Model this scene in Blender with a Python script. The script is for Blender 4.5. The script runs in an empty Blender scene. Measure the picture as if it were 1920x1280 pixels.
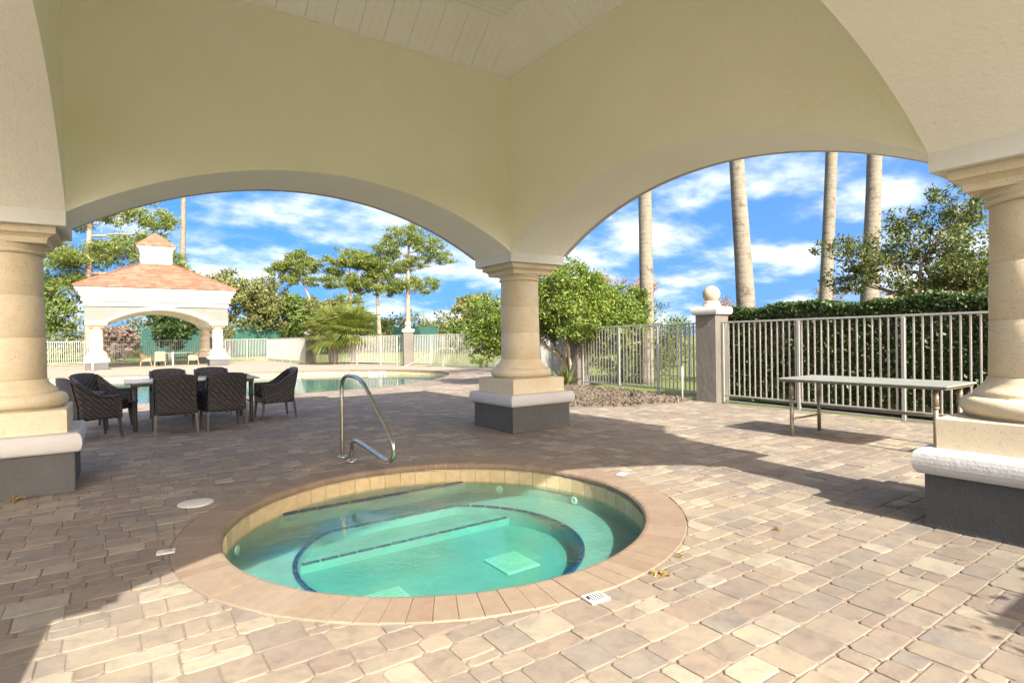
import bpy, math, random
import numpy as np
from mathutils import Vector, Matrix
from mathutils.geometry import tessellate_polygon

R = math.radians
random.seed(7)
rng = np.random.default_rng(11)
scene = bpy.context.scene
COL = scene.collection

# ------------------------------------------------------------------ camera
YAW, PITCH, ROLL = R(55.156), R(-0.303), R(0.896)
fw = Vector((math.cos(YAW), math.sin(YAW), 0)); rt = Vector((math.sin(YAW), -math.cos(YAW), 0)); up = Vector((0, 0, 1))
F_ = fw * math.cos(PITCH) + up * math.sin(PITCH)
u2 = up * math.cos(PITCH) - fw * math.sin(PITCH)
R_ = rt * math.cos(ROLL) - u2 * math.sin(ROLL)
U_ = rt * math.sin(ROLL) + u2 * math.cos(ROLL)
cam = bpy.data.cameras.new('camera')
cam.sensor_fit = 'HORIZONTAL'; cam.sensor_width = 36
FPX = 1071.756
cam.lens = 36 * FPX / 1920
cam.clip_start = 0.05; cam.clip_end = 3000
camo = bpy.data.objects.new('camera', cam); COL.objects.link(camo)
camo.matrix_world = Matrix(((R_.x, U_.x, -F_.x, 0), (R_.y, U_.y, -F_.y, 0), (R_.z, U_.z, -F_.z, 1.3), (0, 0, 0, 1)))
scene.camera = camo

def px(p):
    v = Vector(p) - Vector((0, 0, 1.3)); d = v.dot(F_)
    if d < 0.05: return None
    return 960 + FPX * v.dot(R_) / d, 640 - FPX * v.dot(U_) / d, d

# ------------------------------------------------------------------ sky, sun, exposure
SUN_EL = 38.7
SUN_DX = 0.112                      # light travels along (SUN_DX, 1) on plan
SKY_STRENGTH = 0.10
SUN_STRENGTH = 2.0
EXPOSURE = 2.78
w = bpy.data.worlds.new('World'); scene.world = w; w.use_nodes = True
nt = w.node_tree; nt.nodes.clear()
N = nt.nodes.new; L = nt.links.new
sky = N('ShaderNodeTexSky'); sky.sky_type = 'NISHITA'; sky.sun_disc = False
sky.sun_elevation = R(SUN_EL); sky.sun_rotation = math.atan2(-SUN_DX, -1.0) % (2 * math.pi)
sky.altitude = 0; sky.air_density = 1.0; sky.dust_density = 8.0; sky.ozone_density = 2.2
tc = N('ShaderNodeTexCoord')
# look the sky up a little higher than the view direction: clear winter air, blue down to the horizon
hi = N('ShaderNodeVectorMath'); hi.operation = 'MULTIPLY_ADD'; L(tc.outputs['Generated'], hi.inputs[0])
hi.inputs[1].default_value = (1, 1, 0.8); hi.inputs[2].default_value = (0, 0, 0.30); L(hi.outputs[0], sky.inputs['Vector'])
sep = N('ShaderNodeSeparateXYZ'); L(tc.outputs['Generated'], sep.inputs[0])
def mth(op, a=None, b=None, val=None):
    n = N('ShaderNodeMath'); n.operation = op
    for i, s in enumerate((a, b)):
        if s is None: continue
        if isinstance(s, (int, float)): n.inputs[i].default_value = s
        else: L(s, n.inputs[i])
    return n.outputs[0]
zc = mth('ADD', mth('MAXIMUM', sep.outputs['Z'], 0.0), 0.26)
cx = mth('DIVIDE', sep.outputs['X'], zc); cy = mth('DIVIDE', sep.outputs['Y'], zc)
cmb = N('ShaderNodeCombineXYZ'); L(cx, cmb.inputs[0]); L(cy, cmb.inputs[1])
n1 = N('ShaderNodeTexNoise'); n1.inputs['Scale'].default_value = 2.1; n1.inputs['Detail'].default_value = 9
n1.inputs['Roughness'].default_value = 0.57; n1.inputs['Distortion'].default_value = 0.0
L(cmb.outputs[0], n1.inputs['Vector'])
rp = N('ShaderNodeValToRGB'); rp.color_ramp.elements[0].position = 0.42; rp.color_ramp.elements[1].position = 0.68
rp.color_ramp.interpolation = 'EASE'
L(n1.outputs['Fac'], rp.inputs[0])
n2 = N('ShaderNodeTexNoise'); n2.inputs['Scale'].default_value = 4.2; n2.inputs['Detail'].default_value = 5
L(cmb.outputs[0], n2.inputs['Vector'])
rp2 = N('ShaderNodeValToRGB'); rp2.color_ramp.elements[0].color = (1.5, 1.75, 2.15, 1); rp2.color_ramp.elements[1].color = (2.3, 2.35, 2.45, 1)
rp2.color_ramp.elements[0].position = 0.35; rp2.color_ramp.elements[1].position = 0.62
L(n2.outputs['Fac'], rp2.inputs[0])
hsv = N('ShaderNodeHueSaturation'); hsv.inputs['Saturation'].default_value = 1.46; hsv.inputs['Value'].default_value = 0.64
L(sky.outputs[0], hsv.inputs['Color'])
mx = N('ShaderNodeMix'); mx.data_type = 'RGBA'
L(mth('MULTIPLY', rp.outputs[0], 0.93), mx.inputs['Factor']); L(hsv.outputs[0], mx.inputs['A']); L(rp2.outputs[0], mx.inputs['B'])
bg = N('ShaderNodeBackground'); bg.inputs['Strength'].default_value = SKY_STRENGTH
L(mx.outputs['Result'], bg.inputs['Color'])
wo = N('ShaderNodeOutputWorld'); L(bg.outputs[0], wo.inputs['Surface'])

sl = bpy.data.lights.new('sun', 'SUN'); sl.energy = SUN_STRENGTH; sl.angle = R(0.5); sl.color = (1.0, 0.95, 0.87)
so = bpy.data.objects.new('sun', sl); COL.objects.link(so)
sd = Vector((SUN_DX, 1.0, 0)).normalized() * math.cos(R(SUN_EL)) + Vector((0, 0, -math.sin(R(SUN_EL))))
so.rotation_euler = sd.to_track_quat('-Z', 'Y').to_euler(); so.location = (2, -30, 30)

vs = scene.view_settings
scene.display_settings.display_device = 'sRGB'
vs.view_transform = 'Standard'; vs.look = 'None'; vs.gamma = 1.0; vs.use_curve_mapping = False
vs.exposure = EXPOSURE
cy_ = scene.cycles
cy_.max_bounces = 12; cy_.diffuse_bounces = 10; cy_.glossy_bounces = 4; cy_.transparent_max_bounces = 24; cy_.transmission_bounces = 6
cy_.use_denoising = True
cy_.caustics_reflective = False; cy_.caustics_refractive = False
cy_.sample_clamp_indirect = 8

# ------------------------------------------------------------------ helpers
def link(o, parent=None):
    COL.objects.link(o)
    if parent is not None: o.parent = parent
    return o
def tag(o, label=None, cat=None, group=None, kind=None):
    if label: o['label'] = label
    if cat: o['category'] = cat
    if group: o['group'] = group
    if kind: o['kind'] = kind
    return o
def empty(name, loc=(0, 0, 0), rz=0, parent=None):
    o = bpy.data.objects.new(name, None); o.empty_display_size = 0.1
    link(o, parent); o.location = loc; o.rotation_euler = (0, 0, rz)
    return o
def copy_tree(o, parent=None):
    c = o.copy(); COL.objects.link(c); c.parent = parent
    for ch in list(o.children): copy_tree(ch, c)
    return c
def obj(name, me, parent=None, loc=None, rz=None):
    o = bpy.data.objects.new(name, me); link(o, parent)
    if loc is not None: o.location = loc
    if rz is not None: o.rotation_euler = (0, 0, rz)
    return o

class MB:
    def __init__(s): s.v = []; s.f = []; s.sm = []
    def add(s, vs_, fs, smooth=False):
        b = len(s.v); s.v += [tuple(p) for p in vs_]
        for f in fs: s.f.append(tuple(b + i for i in f)); s.sm.append(smooth)
    def box(s, c, d, rz=0):
        x, y, z = c; a, b, h = d[0] / 2, d[1] / 2, d[2] / 2
        cs, sn = math.cos(rz), math.sin(rz)
        P = []
        for dz in (-h, h):
            for dx, dy in ((-a, -b), (a, -b), (a, b), (-a, b)):
                P.append((x + dx * cs - dy * sn, y + dx * sn + dy * cs, z + dz))
        s.add(P, [(3, 2, 1, 0), (4, 5, 6, 7), (0, 1, 5, 4), (1, 2, 6, 5), (2, 3, 7, 6), (3, 0, 4, 7)])
    def cbox(s, c, d, b=0.01, rz=0):
        "box with chamfered edges"
        x, y, z = c; A, B, H = d[0] / 2, d[1] / 2, d[2] / 2
        cs, sn = math.cos(rz), math.sin(rz); P = []; idx = {}
        def vert(k):
            if k not in idx:
                dx, dy, dz = k
                idx[k] = len(P); P.append((x + dx * cs - dy * sn, y + dx * sn + dy * cs, z + dz))
            return idx[k]
        E = (A, B, H); I = (A - b, B - b, H - b); fs = []
        def corner(sx, sy, sz, ax):
            q = [sx * I[0], sy * I[1], sz * I[2]]; q[ax] = (sx, sy, sz)[ax] * E[ax]; return vert(tuple(q))
        for ax in range(3):
            o1, o2 = [i for i in range(3) if i != ax]
            for sg in (-1, 1):
                r = []
                for a_, b_ in ((-1, -1), (1, -1), (1, 1), (-1, 1)):
                    q = [0, 0, 0]; q[ax] = sg; q[o1] = a_; q[o2] = b_; r.append(corner(*q, ax))
                fs.append(r)
        for ax in range(3):
            o1, o2 = [i for i in range(3) if i != ax]
            for a_ in (-1, 1):
                for b_ in (-1, 1):
                    q0 = [0, 0, 0]; q1 = [0, 0, 0]; q0[ax] = -1; q1[ax] = 1
                    for q in (q0, q1): q[o1] = a_; q[o2] = b_
                    fs.append([corner(*q0, o1), corner(*q1, o1), corner(*q1, o2), corner(*q0, o2)])
        for sx in (-1, 1):
            for sy in (-1, 1):
                for sz in (-1, 1): fs.append([corner(sx, sy, sz, 0), corner(sx, sy, sz, 1), corner(sx, sy, sz, 2)])
        s.add(P, fs)
    def lathe(s, prof, n=40, c=(0, 0), smooth=True, cap=True, wob=None):
        P = []; fs = []
        for (r, z) in prof:
            for i in range(n):
                a = 2 * math.pi * i / n; P.append((c[0] + r * math.cos(a), c[1] + r * math.sin(a), z))
        m = len(prof)
        for j in range(m - 1):
            for i in range(n):
                k = (i + 1) % n; fs.append((j * n + i, j * n + k, (j + 1) * n + k, (j + 1) * n + i))
        if cap: fs.append(tuple(range(n - 1, -1, -1))); fs.append(tuple((m - 1) * n + i for i in range(n)))
        s.add(P, fs, smooth)
    def sq(s, prof, hx=0.0, hy=0.0, c=(0, 0), cap=True, smooth=False):
        "profile (offset, z) swept round a rectangle"
        P = []; fs = []
        for (o, z) in prof:
            for sx, sy in ((-1, -1), (1, -1), (1, 1), (-1, 1)): P.append((c[0] + sx * (hx + o), c[1] + sy * (hy + o), z))
        m = len(prof)
        for j in range(m - 1):
            for i in range(4):
                k = (i + 1) % 4; fs.append((j * 4 + i, j * 4 + k, (j + 1) * 4 + k, (j + 1) * 4 + i))
        if cap: fs.append((3, 2, 1, 0)); fs.append(tuple((m - 1) * 4 + i for i in range(4)))
        s.add(P, fs, smooth)
    def tube(s, pts, rad, n=8, cap=True, smooth=True):
        pts = [Vector(p) for p in pts]; m = len(pts)
        if not hasattr(rad, '__len__'): rad = [rad] * m
        P = []; fs = []; prev = None
        for j, p in enumerate(pts):
            t = (pts[min(j + 1, m - 1)] - pts[max(j - 1, 0)])
            if t.length < 1e-9: t = Vector((0, 0, 1))
            t.normalize()
            if prev is None:
                a = t.orthogonal().normalized()
            else:
                a = prev - t * prev.dot(t)
                if a.length < 1e-6: a = t.orthogonal()
                a.normalize()
            prev = a; b = t.cross(a)
            for i in range(n):
                an = 2 * math.pi * i / n; P.append(p + (a * math.cos(an) + b * math.sin(an)) * rad[j])
        for j in range(m - 1):
            for i in range(n):
                k = (i + 1) % n; fs.append((j * n + i, j * n + k, (j + 1) * n + k, (j + 1) * n + i))
        if cap: fs.append(tuple(range(n - 1, -1, -1))); fs.append(tuple((m - 1) * n + i for i in range(n)))
        s.add(P, fs, smooth)
    def prism(s, poly, z0, z1):
        n = len(poly); P = [(p[0], p[1], z0) for p in poly] + [(p[0], p[1], z1) for p in poly]
        s.add(P, [tuple(range(n - 1, -1, -1)), tuple(range(n, 2 * n))] + [(i, (i + 1) % n, n + (i + 1) % n, n + i) for i in range(n)])
    def sphere(s, c, r, n=20, m=12, sz=1.0):
        s.lathe([(max(r * math.sin(math.pi * j / m), 1e-4), c[2] - r * sz * math.cos(math.pi * j / m)) for j in range(m + 1)], n, (c[0], c[1]), True, False)
    def mesh(s, name, mat):
        me = bpy.data.meshes.new(name); me.from_pydata(s.v, [], s.f)
        if any(s.sm): me.polygons.foreach_set('use_smooth', s.sm)
        for m in (mat if isinstance(mat, (list, tuple)) else [mat]): me.materials.append(m)
        me.update(); return me
    def build(s, name, mat, parent=None, loc=None, rz=None):
        return obj(name, s.mesh(name, mat), parent, loc, rz)

def np_mesh(name, verts, faces, mat):
    "verts (n,3) array, faces (m,k) int array"
    me = bpy.data.meshes.new(name); verts = np.asarray(verts, np.float32); faces = np.asarray(faces, np.int32)
    m, k = faces.shape
    me.vertices.add(len(verts)); me.vertices.foreach_set('co', verts.ravel())
    me.loops.add(m * k); me.loops.foreach_set('vertex_index', faces.ravel())
    me.polygons.add(m); me.polygons.foreach_set('loop_start', np.arange(m, dtype=np.int32) * k)
    me.polygons.foreach_set('loop_total', np.full(m, k, np.int32))
    me.materials.append(mat); me.update(calc_edges=True); me.validate(); return me

# ------------------------------------------------------------------ materials
def newmat(name):
    m = bpy.data.materials.new(name); m.use_nodes = True; m.node_tree.nodes.clear(); return m
class G_:
    def __init__(s, m): s.t = m.node_tree
    def n(s, ty, **kw):
        nd = s.t.nodes.new(ty)
        for k, v in kw.items():
            if k in nd.inputs: nd.inputs[k].default_value = v
            else: setattr(nd, k, v)
        return nd
    def l(s, a, b): s.t.links.new(a, b)
    def math(s, op, a, b=None, clamp=False):
        nd = s.n('ShaderNodeMath', operation=op, use_clamp=clamp)
        for i, q in enumerate((a, b)):
            if q is None: continue
            if isinstance(q, (int, float)): nd.inputs[i].default_value = q
            else: s.l(q, nd.inputs[i])
        return nd.outputs[0]
    def ramp(s, fac, stops, interp='LINEAR'):
        nd = s.n('ShaderNodeValToRGB'); cr = nd.color_ramp; cr.interpolation = interp
        while len(cr.elements) < len(stops): cr.elements.new(0.5)
        for e, (p, c) in zip(cr.elements, stops):
            e.position = p; e.color = (*c, 1) if len(c) == 3 else c
        s.l(fac, nd.inputs[0]); return nd.outputs[0]
    def mix(s, fac, a, b, mode='MIX'):
        nd = s.n('ShaderNodeMix', data_type='RGBA', blend_type=mode)
        for nm, q in (('Factor', fac), ('A', a), ('B', b)):
            if isinstance(q, (int, float)): nd.inputs[nm].default_value = q
            elif isinstance(q, tuple): nd.inputs[nm].default_value = (*q, 1) if len(q) == 3 else q
            else: s.l(q, nd.inputs[nm])
        return nd.outputs['Result']
    def noise(s, scale, detail=4, rough=0.55, vec=None, dist=0.0):
        nd = s.n('ShaderNodeTexNoise', Scale=scale, Detail=detail, Roughness=rough, Distortion=dist)
        if vec is not None: s.l(vec, nd.inputs['Vector'])
        return nd.outputs['Fac']
    def coords(s, which='Object'):
        return s.n('ShaderNodeTexCoord').outputs[which]
    def pos(s): return s.n('ShaderNodeNewGeometry').outputs['Position']
    def bump(s, h, strength=0.3, dist=0.01, normal=None):
        nd = s.n('ShaderNodeBump', Strength=strength, Distance=dist); s.l(h, nd.inputs['Height'])
        if normal is not None: s.l(normal, nd.inputs['Normal'])
        return nd.outputs[0]
    def out(s, col, rough=0.7, normal=None, metal=0.0, spec=0.4, sheen=None):
        b = s.n('ShaderNodeBsdfPrincipled')
        if isinstance(col, tuple): b.inputs['Base Color'].default_value = (*col, 1)
        else: s.l(col, b.inputs['Base Color'])
        if isinstance(rough, (int, float)): b.inputs['Roughness'].default_value = rough
        else: s.l(rough, b.inputs['Roughness'])
        b.inputs['Metallic'].default_value = metal; b.inputs['Specular IOR Level'].default_value = spec
        if normal is not None: s.l(normal, b.inputs['Normal'])
        o = s.n('ShaderNodeOutputMaterial'); s.l(b.outputs[0], o.inputs[0]); return b

def simple(name, c1, c2=None, scale=6, rough=0.6, bump=0.0, bscale=60, bdist=0.005, metal=0.0, spec=0.4, detail=5, coord='pos'):
    m = newmat(name); g = G_(m); v = g.pos() if coord == 'pos' else g.coords(coord)
    col = g.mix(g.ramp(g.noise(scale, detail, 0.6, v), [(0.3, (0, 0, 0)), (0.7, (1, 1, 1))]), c1, c2 or tuple(x * 0.86 for x in c1))
    nm = g.bump(g.noise(bscale, 4, 0.6, v), bump, bdist) if bump else None
    g.out(col, rough, nm, metal, spec); return m

M = {}
# stucco, painted
def stucco(name, c1, c2, b=0.5, sc=38, streak=0.0):
    m = newmat(name); g = G_(m); v = g.pos()
    col = g.mix(g.ramp(g.noise(1.3, 6, 0.6, v), [(0.32, (0, 0, 0)), (0.7, (1, 1, 1))]), c1, c2)
    fine = g.noise(sc * 2.2, 3, 0.5, v)
    col = g.mix(g.math('MULTIPLY', g.math('SUBTRACT', fine, 0.5), 0.30), col, tuple(x * 0.55 for x in c1), 'MIX')
    mp = g.n('ShaderNodeMapping'); g.l(v, mp.inputs[0]); mp.inputs['Scale'].default_value = (1, 1, 0.45)
    h = g.math('ADD', g.noise(sc, 5, 0.62, v), g.math('MULTIPLY', g.noise(sc * 0.3, 2, 0.5, mp.outputs[0]), 0.8))
    g.out(col, 0.85, g.bump(h, b, 0.02), 0, 0.2); return m
M['wall'] = stucco('wall_paint', (0.89, 0.885, 0.745), (0.86, 0.85, 0.70), 0.45)
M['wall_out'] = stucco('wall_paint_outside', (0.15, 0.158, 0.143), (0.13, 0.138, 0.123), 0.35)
M['soffit'] = stucco('soffit_paint', (0.90, 0.89, 0.80), (0.86, 0.85, 0.76), 0.45)
M['trim'] = stucco('trim_paint', (0.66, 0.66, 0.615), (0.60, 0.60, 0.55), 0.25)
M['white'] = stucco('white_stucco', (0.47, 0.465, 0.445), (0.42, 0.415, 0.395), 0.2, 55)
M['gray'] = stucco('gray_stucco', (0.100, 0.101, 0.098), (0.078, 0.079, 0.076), 0.9, 45)
M['pillar'] = stucco('pillar_stucco', (0.146, 0.132, 0.112), (0.119, 0.106, 0.090), 0.8, 45)
# coquina cast stone with pits
def stone(name):
    m = newmat(name); g = G_(m); v = g.pos()
    big = g.ramp(g.noise(1.7, 6, 0.62, v), [(0.3, (0.59, 0.495, 0.335)), (0.5, (0.64, 0.565, 0.41)), (0.72, (0.57, 0.435, 0.25))])
    grain = g.noise(150, 3, 0.6, v)
    col = g.mix(g.math('MULTIPLY', grain, 0.35), big, (0.42, 0.33, 0.21))
    n0 = g.noise(16, 4, 0.65, v)
    vor = g.n('ShaderNodeTexVoronoi', Scale=85.0); g.l(v, vor.inputs['Vector'])
    pit = g.math('MULTIPLY', g.math('LESS_THAN', vor.outputs['Distance'], 0.30), g.math('GREATER_THAN', n0, 0.50))
    vor2 = g.n('ShaderNodeTexVoronoi', Scale=23.0); g.l(v, vor2.inputs['Vector'])
    pit2 = g.math('MULTIPLY', g.math('LESS_THAN', vor2.outputs['Distance'], 0.085), g.math('GREATER_THAN', g.noise(5, 3, 0.6, v), 0.5))
    pits = g.math('MAXIMUM', pit, pit2)
    col = g.mix(g.math('MULTIPLY', pits, 0.5), col, (0.30, 0.22, 0.13))
    h = g.math('SUBTRACT', g.math('MULTIPLY', grain, 0.5), g.math('MULTIPLY', pits, 1.0))
    g.out(col, 0.82, g.bump(h, 0.55, 0.006), 0, 0.25); return m
M['stone'] = stone('coquina_stone')
M['ball'] = simple('ball_stone', (0.36, 0.30, 0.205), (0.31, 0.25, 0.165), 9, 0.8, 0.3, 90, 0.004)
M['ceiling'] = simple('ceiling_vinyl', (0.92, 0.92, 0.89), (0.89, 0.885, 0.85), 2.2, 0.45, 0.0)
M['groove'] = simple('ceiling_groove', (0.30, 0.27, 0.21))
# pavers
PAVE = [(0.0, (0.152, 0.135, 0.111)), (0.16, (0.196, 0.162, 0.126)), (0.34, (0.227, 0.196, 0.149)), (0.52, (0.182, 0.142, 0.113)),
        (0.66, (0.166, 0.152, 0.132)), (0.80, (0.213, 0.175, 0.132)), (0.92, (0.273, 0.251, 0.195)), (1.0, (0.254, 0.221, 0.166))]
def paver(name, src):
    m = newmat(name); g = G_(m); v = g.pos()
    rnd = g.n('ShaderNodeNewGeometry').outputs['Random Per Island'] if src == 'island' else g.n('ShaderNodeObjectInfo').outputs['Random']
    base = g.ramp(rnd, PAVE, 'LINEAR')
    off = g.n('ShaderNodeVectorMath', operation='ADD'); g.l(v, off.inputs[0])
    cb = g.n('ShaderNodeCombineXYZ'); g.l(g.math('MULTIPLY', rnd, 37.0), cb.inputs[2]); g.l(cb.outputs[0], off.inputs[1]); vv = off.outputs[0]
    blotch = g.ramp(g.noise(9, 6, 0.65, vv, 0.6), [(0.30, (0.70, 0.70, 0.73)), (0.50, (1, 1, 1)), (0.70, (1.2, 1.15, 1.03))])
    col = g.mix(1.0, base, blotch, 'MULTIPLY')
    stain = g.ramp(g.noise(0.55, 5, 0.6, v), [(0.34, (0.76, 0.76, 0.78)), (0.60, (1.05, 1.04, 1.0))])
    col = g.mix(1.0, col, stain, 'MULTIPLY')
    gr = g.noise(210, 3, 0.7, v)
    col = g.mix(g.math('MULTIPLY', gr, 0.45), col, (0.20, 0.155, 0.115))
    vor = g.n('ShaderNodeTexVoronoi', Scale=90.0); g.l(vv, vor.inputs['Vector'])
    pit = g.math('MULTIPLY', g.math('LESS_THAN', vor.outputs['Distance'], 0.2), g.math('GREATER_THAN', g.noise(30, 3, 0.6, vv), 0.56))
    col = g.mix(g.math('MULTIPLY', pit, 0.45), col, (0.16, 0.12, 0.09))
    h = g.math('SUBTRACT', g.math('ADD', g.math('MULTIPLY', gr, 0.4), g.noise(26, 4, 0.6, vv)), pit)
    g.out(col, 0.8, g.bump(h, 0.45, 0.006), 0, 0.25); return m
M['paver'] = paver('paver_single', 'object'); M['paver_field'] = paver('paver_field', 'island')
def deck():
    m = newmat('joint_sand'); g = G_(m); v = g.pos()
    b = g.n('ShaderNodeTexBrick', Scale=1.0); g.l(v, b.inputs['Vector']); b.inputs['Brick Width'].default_value = 0.24; b.inputs['Row Height'].default_value = 0.165
    b.inputs['Mortar Size'].default_value = 0.006; b.inputs['Color1'].default_value = (0.27, 0.222, 0.172, 1); b.inputs['Color2'].default_value = (0.235, 0.195, 0.15, 1); b.inputs['Mortar'].default_value = (0.25, 0.19, 0.13, 1)
    y = g.n('ShaderNodeSeparateXYZ'); g.l(v, y.inputs[0])
    sand = g.ramp(g.noise(6, 6, 0.7, v), [(0.3, (0.13, 0.105, 0.08)), (0.7, (0.26, 0.21, 0.155))])
    far = g.math('MAXIMUM', g.math('GREATER_THAN', y.outputs[1], 21.9), g.math('MAXIMUM', g.math('LESS_THAN', y.outputs[1], -1.5), g.math('LESS_THAN', y.outputs[0], -6.0)))
    col = g.mix(far, sand, b.outputs['Color'])
    g.out(col, 0.9, g.bump(g.noise(160, 3, 0.6, v), 0.5, 0.004), 0, 0.2); return m
M['deck'] = deck()
def brick(name, stops, rough=0.75):
    m = newmat(name); g = G_(m); v = g.pos(); rnd = g.n('ShaderNodeObjectInfo').outputs['Random']
    isl = g.n('ShaderNodeNewGeometry').outputs['Random Per Island']
    col = g.ramp(g.math('FRACT', g.math('ADD', rnd, isl)), stops)
    col = g.mix(1.0, col, g.ramp(g.noise(14, 6, 0.65, v, 0.5), [(0.3, (0.82, 0.82, 0.84)), (0.7, (1.1, 1.07, 1.0))]), 'MULTIPLY')
    gr = g.noise(180, 3, 0.6, v); col = g.mix(g.math('MULTIPLY', gr, 0.2), col, (0.3, 0.2, 0.14))
    g.out(col, rough, g.bump(gr, 0.3, 0.004), 0, 0.3); return m
M['coping'] = brick('coping_brick', [(0, (0.179, 0.135, 0.095)), (0.35, (0.196, 0.156, 0.112)), (0.7, (0.166, 0.120, 0.087)), (1, (0.200, 0.164, 0.123))])
M['grout'] = simple('grout', (0.50, 0.43, 0.33), (0.40, 0.34, 0.26), 20, 0.9)
M['tile'] = brick('cream_tile', [(0, (0.447, 0.370, 0.220)), (0.5, (0.482, 0.405, 0.255)), (1, (0.413, 0.334, 0.194))], 0.25)
M['roof'] = brick('terracotta_roof', [(0, (0.144, 0.056, 0.028)), (0.22, (0.191, 0.091, 0.053)), (0.42, (0.117, 0.074, 0.050)), (0.6, (0.166, 0.064, 0.034)), (0.8, (0.209, 0.127, 0.084)), (1, (0.154, 0.098, 0.062))])
M['edge_tile'] = simple('edge_tile', (0.02, 0.038, 0.11), (0.014, 0.022, 0.065), 30, 0.2, spec=0.5)
def plaster():
    m = newmat('pool_plaster'); g = G_(m); v = g.pos()
    col = g.mix(g.ramp(g.noise(3, 6, 0.65, v), [(0.3, (0, 0, 0)), (0.7, (1, 1, 1))]), (0.37, 0.41, 0.375), (0.27, 0.31, 0.285))
    g.out(col, 0.7, g.bump(g.noise(70, 3, 0.6, v), 0.3, 0.004), 0, 0.3); return m
M['plaster'] = plaster()
def water(name, tint, sc, strength, dist, wob=0.0, absorb=None):
    m = newmat(name); g = G_(m); v = g.pos()
    h = g.math('ADD', g.noise(sc, 3, 0.5, v, 0.4), g.math('MULTIPLY', g.noise(sc * 3.3, 3, 0.55, v, 0.8), 0.35))
    calm = g.ramp(g.noise(1.1, 2, 0.5, v), [(0.38, (0.06, 0.06, 0.06)), (0.56, (1, 1, 1))])
    nm = g.bump(g.math('MULTIPLY', h, calm), strength, dist)
    lw = g.n('ShaderNodeLayerWeight', Blend=0.5); g.l(nm, lw.inputs['Normal'])
    frs = g.math('ADD', g.math('MULTIPLY', g.math('POWER', lw.outputs['Facing'], 5.0), 0.98), 0.02, True)
    tr = g.n('ShaderNodeBsdfTransparent'); tr.inputs[0].default_value = (*tint, 1); under = tr.outputs[0]
    if wob:
        rf = g.n('ShaderNodeBsdfRefraction'); rf.inputs['Color'].default_value = (*tint, 1); rf.inputs['Roughness'].default_value = 0.0; rf.inputs['IOR'].default_value = 1.05; g.l(nm, rf.inputs['Normal'])
        mw = g.n('ShaderNodeMixShader'); mw.inputs[0].default_value = wob; g.l(under, mw.inputs[1]); g.l(rf.outputs[0], mw.inputs[2]); under = mw.outputs[0]
    gl = g.n('ShaderNodeBsdfGlossy'); gl.inputs['Roughness'].default_value = 0.0; g.l(nm, gl.inputs['Normal'])
    ms = g.n('ShaderNodeMixShader'); g.l(frs, ms.inputs[0]); g.l(under, ms.inputs[1]); g.l(gl.outputs[0], ms.inputs[2])
    o = g.n('ShaderNodeOutputMaterial'); g.l(ms.outputs[0], o.inputs[0])
    if absorb:
        va = g.n('ShaderNodeVolumeAbsorption', Density=absorb[1]); va.inputs['Color'].default_value = (*absorb[0], 1); g.l(va.outputs[0], o.inputs['Volume'])
    return m
M['spa_water'] = water('spa_water', (0.72, 0.88, 0.84), 16.0, 0.9, 0.018, 0.12, ((0.0, 0.79, 0.70), 1.25))
M['pool_water'] = water('pool_water', (0.46, 0.66, 0.645), 2.2, 0.10, 0.02)
M['steel'] = simple('stainless_steel', (0.58, 0.55, 0.47), (0.46, 0.43, 0.34), 9, 0.24, metal=1.0)
M['alum'] = simple('fence_aluminium', (0.372, 0.360, 0.321), (0.340, 0.328, 0.293), 8, 0.45, spec=0.45)
M['table_top'] = simple('table_top', (0.205, 0.211, 0.180), (0.167, 0.174, 0.143), 7, 0.5)
M['table_leg'] = simple('table_leg', (0.28, 0.255, 0.19), (0.20, 0.17, 0.12), 14, 0.4, metal=0.5)
M['dark_metal'] = simple('dark_metal', (0.055, 0.048, 0.042), (0.04, 0.034, 0.03), 20, 0.38)
M['glass_top'] = simple('dining_table_top', (0.36, 0.36, 0.35), (0.30, 0.30, 0.29), 4, 0.15, spec=0.6)
def wicker(name, c1, c2):
    m = newmat(name); g = G_(m); v = g.coords('Object'); s = g.n('ShaderNodeSeparateXYZ'); g.l(v, s.inputs[0])
    xy = g.math('ADD', s.outputs[0], g.math('MULTIPLY', s.outputs[1], 1.0)); z = s.outputs[2]
    zz = g.math('ADD', z, g.math('MULTIPLY', g.math('SINE', g.math('MULTIPLY', xy, 62.0)), 0.006))
    row = g.math('FLOOR', g.math('MULTIPLY', zz, 42.0))
    a = g.math('ABSOLUTE', g.math('SINE', g.math('MULTIPLY', zz, 42.0 * math.pi)))
    b = g.math('SINE', g.math('ADD', g.math('MULTIPLY', xy, 88.0), g.math('MULTIPLY', row, 2.1)))
    h = g.math('MULTIPLY', a, g.math('ADD', 0.6, g.math('MULTIPLY', b, 0.4)))
    col = g.mix(g.ramp(h, [(0.25, (0, 0, 0)), (0.9, (1, 1, 1))]), c1, c2)
    g.out(col, 0.38, g.bump(h, 0.9, 0.012), 0, 0.5); return m
M['wicker'] = wicker('dark_wicker', (0.010, 0.008, 0.007), (0.075, 0.058, 0.046))
M['wicker_tan'] = wicker('tan_wicker', (0.22, 0.16, 0.10), (0.50, 0.40, 0.27))
M['cushion'] = simple('dark_seat', (0.03, 0.028, 0.03), None, 20, 0.7)
M['plastic'] = simple('cream_plastic', (0.518, 0.490, 0.418), (0.475, 0.439, 0.360), 10, 0.5)
M['mark_white'] = simple('marker_white', (0.487, 0.474, 0.450), None, 10, 0.35)
M['mark_black'] = simple('marker_black', (0.03, 0.03, 0.035), None, 10, 0.4)
M['drain'] = simple('drain_cover', (0.656, 0.656, 0.592), None, 10, 0.5)
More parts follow.
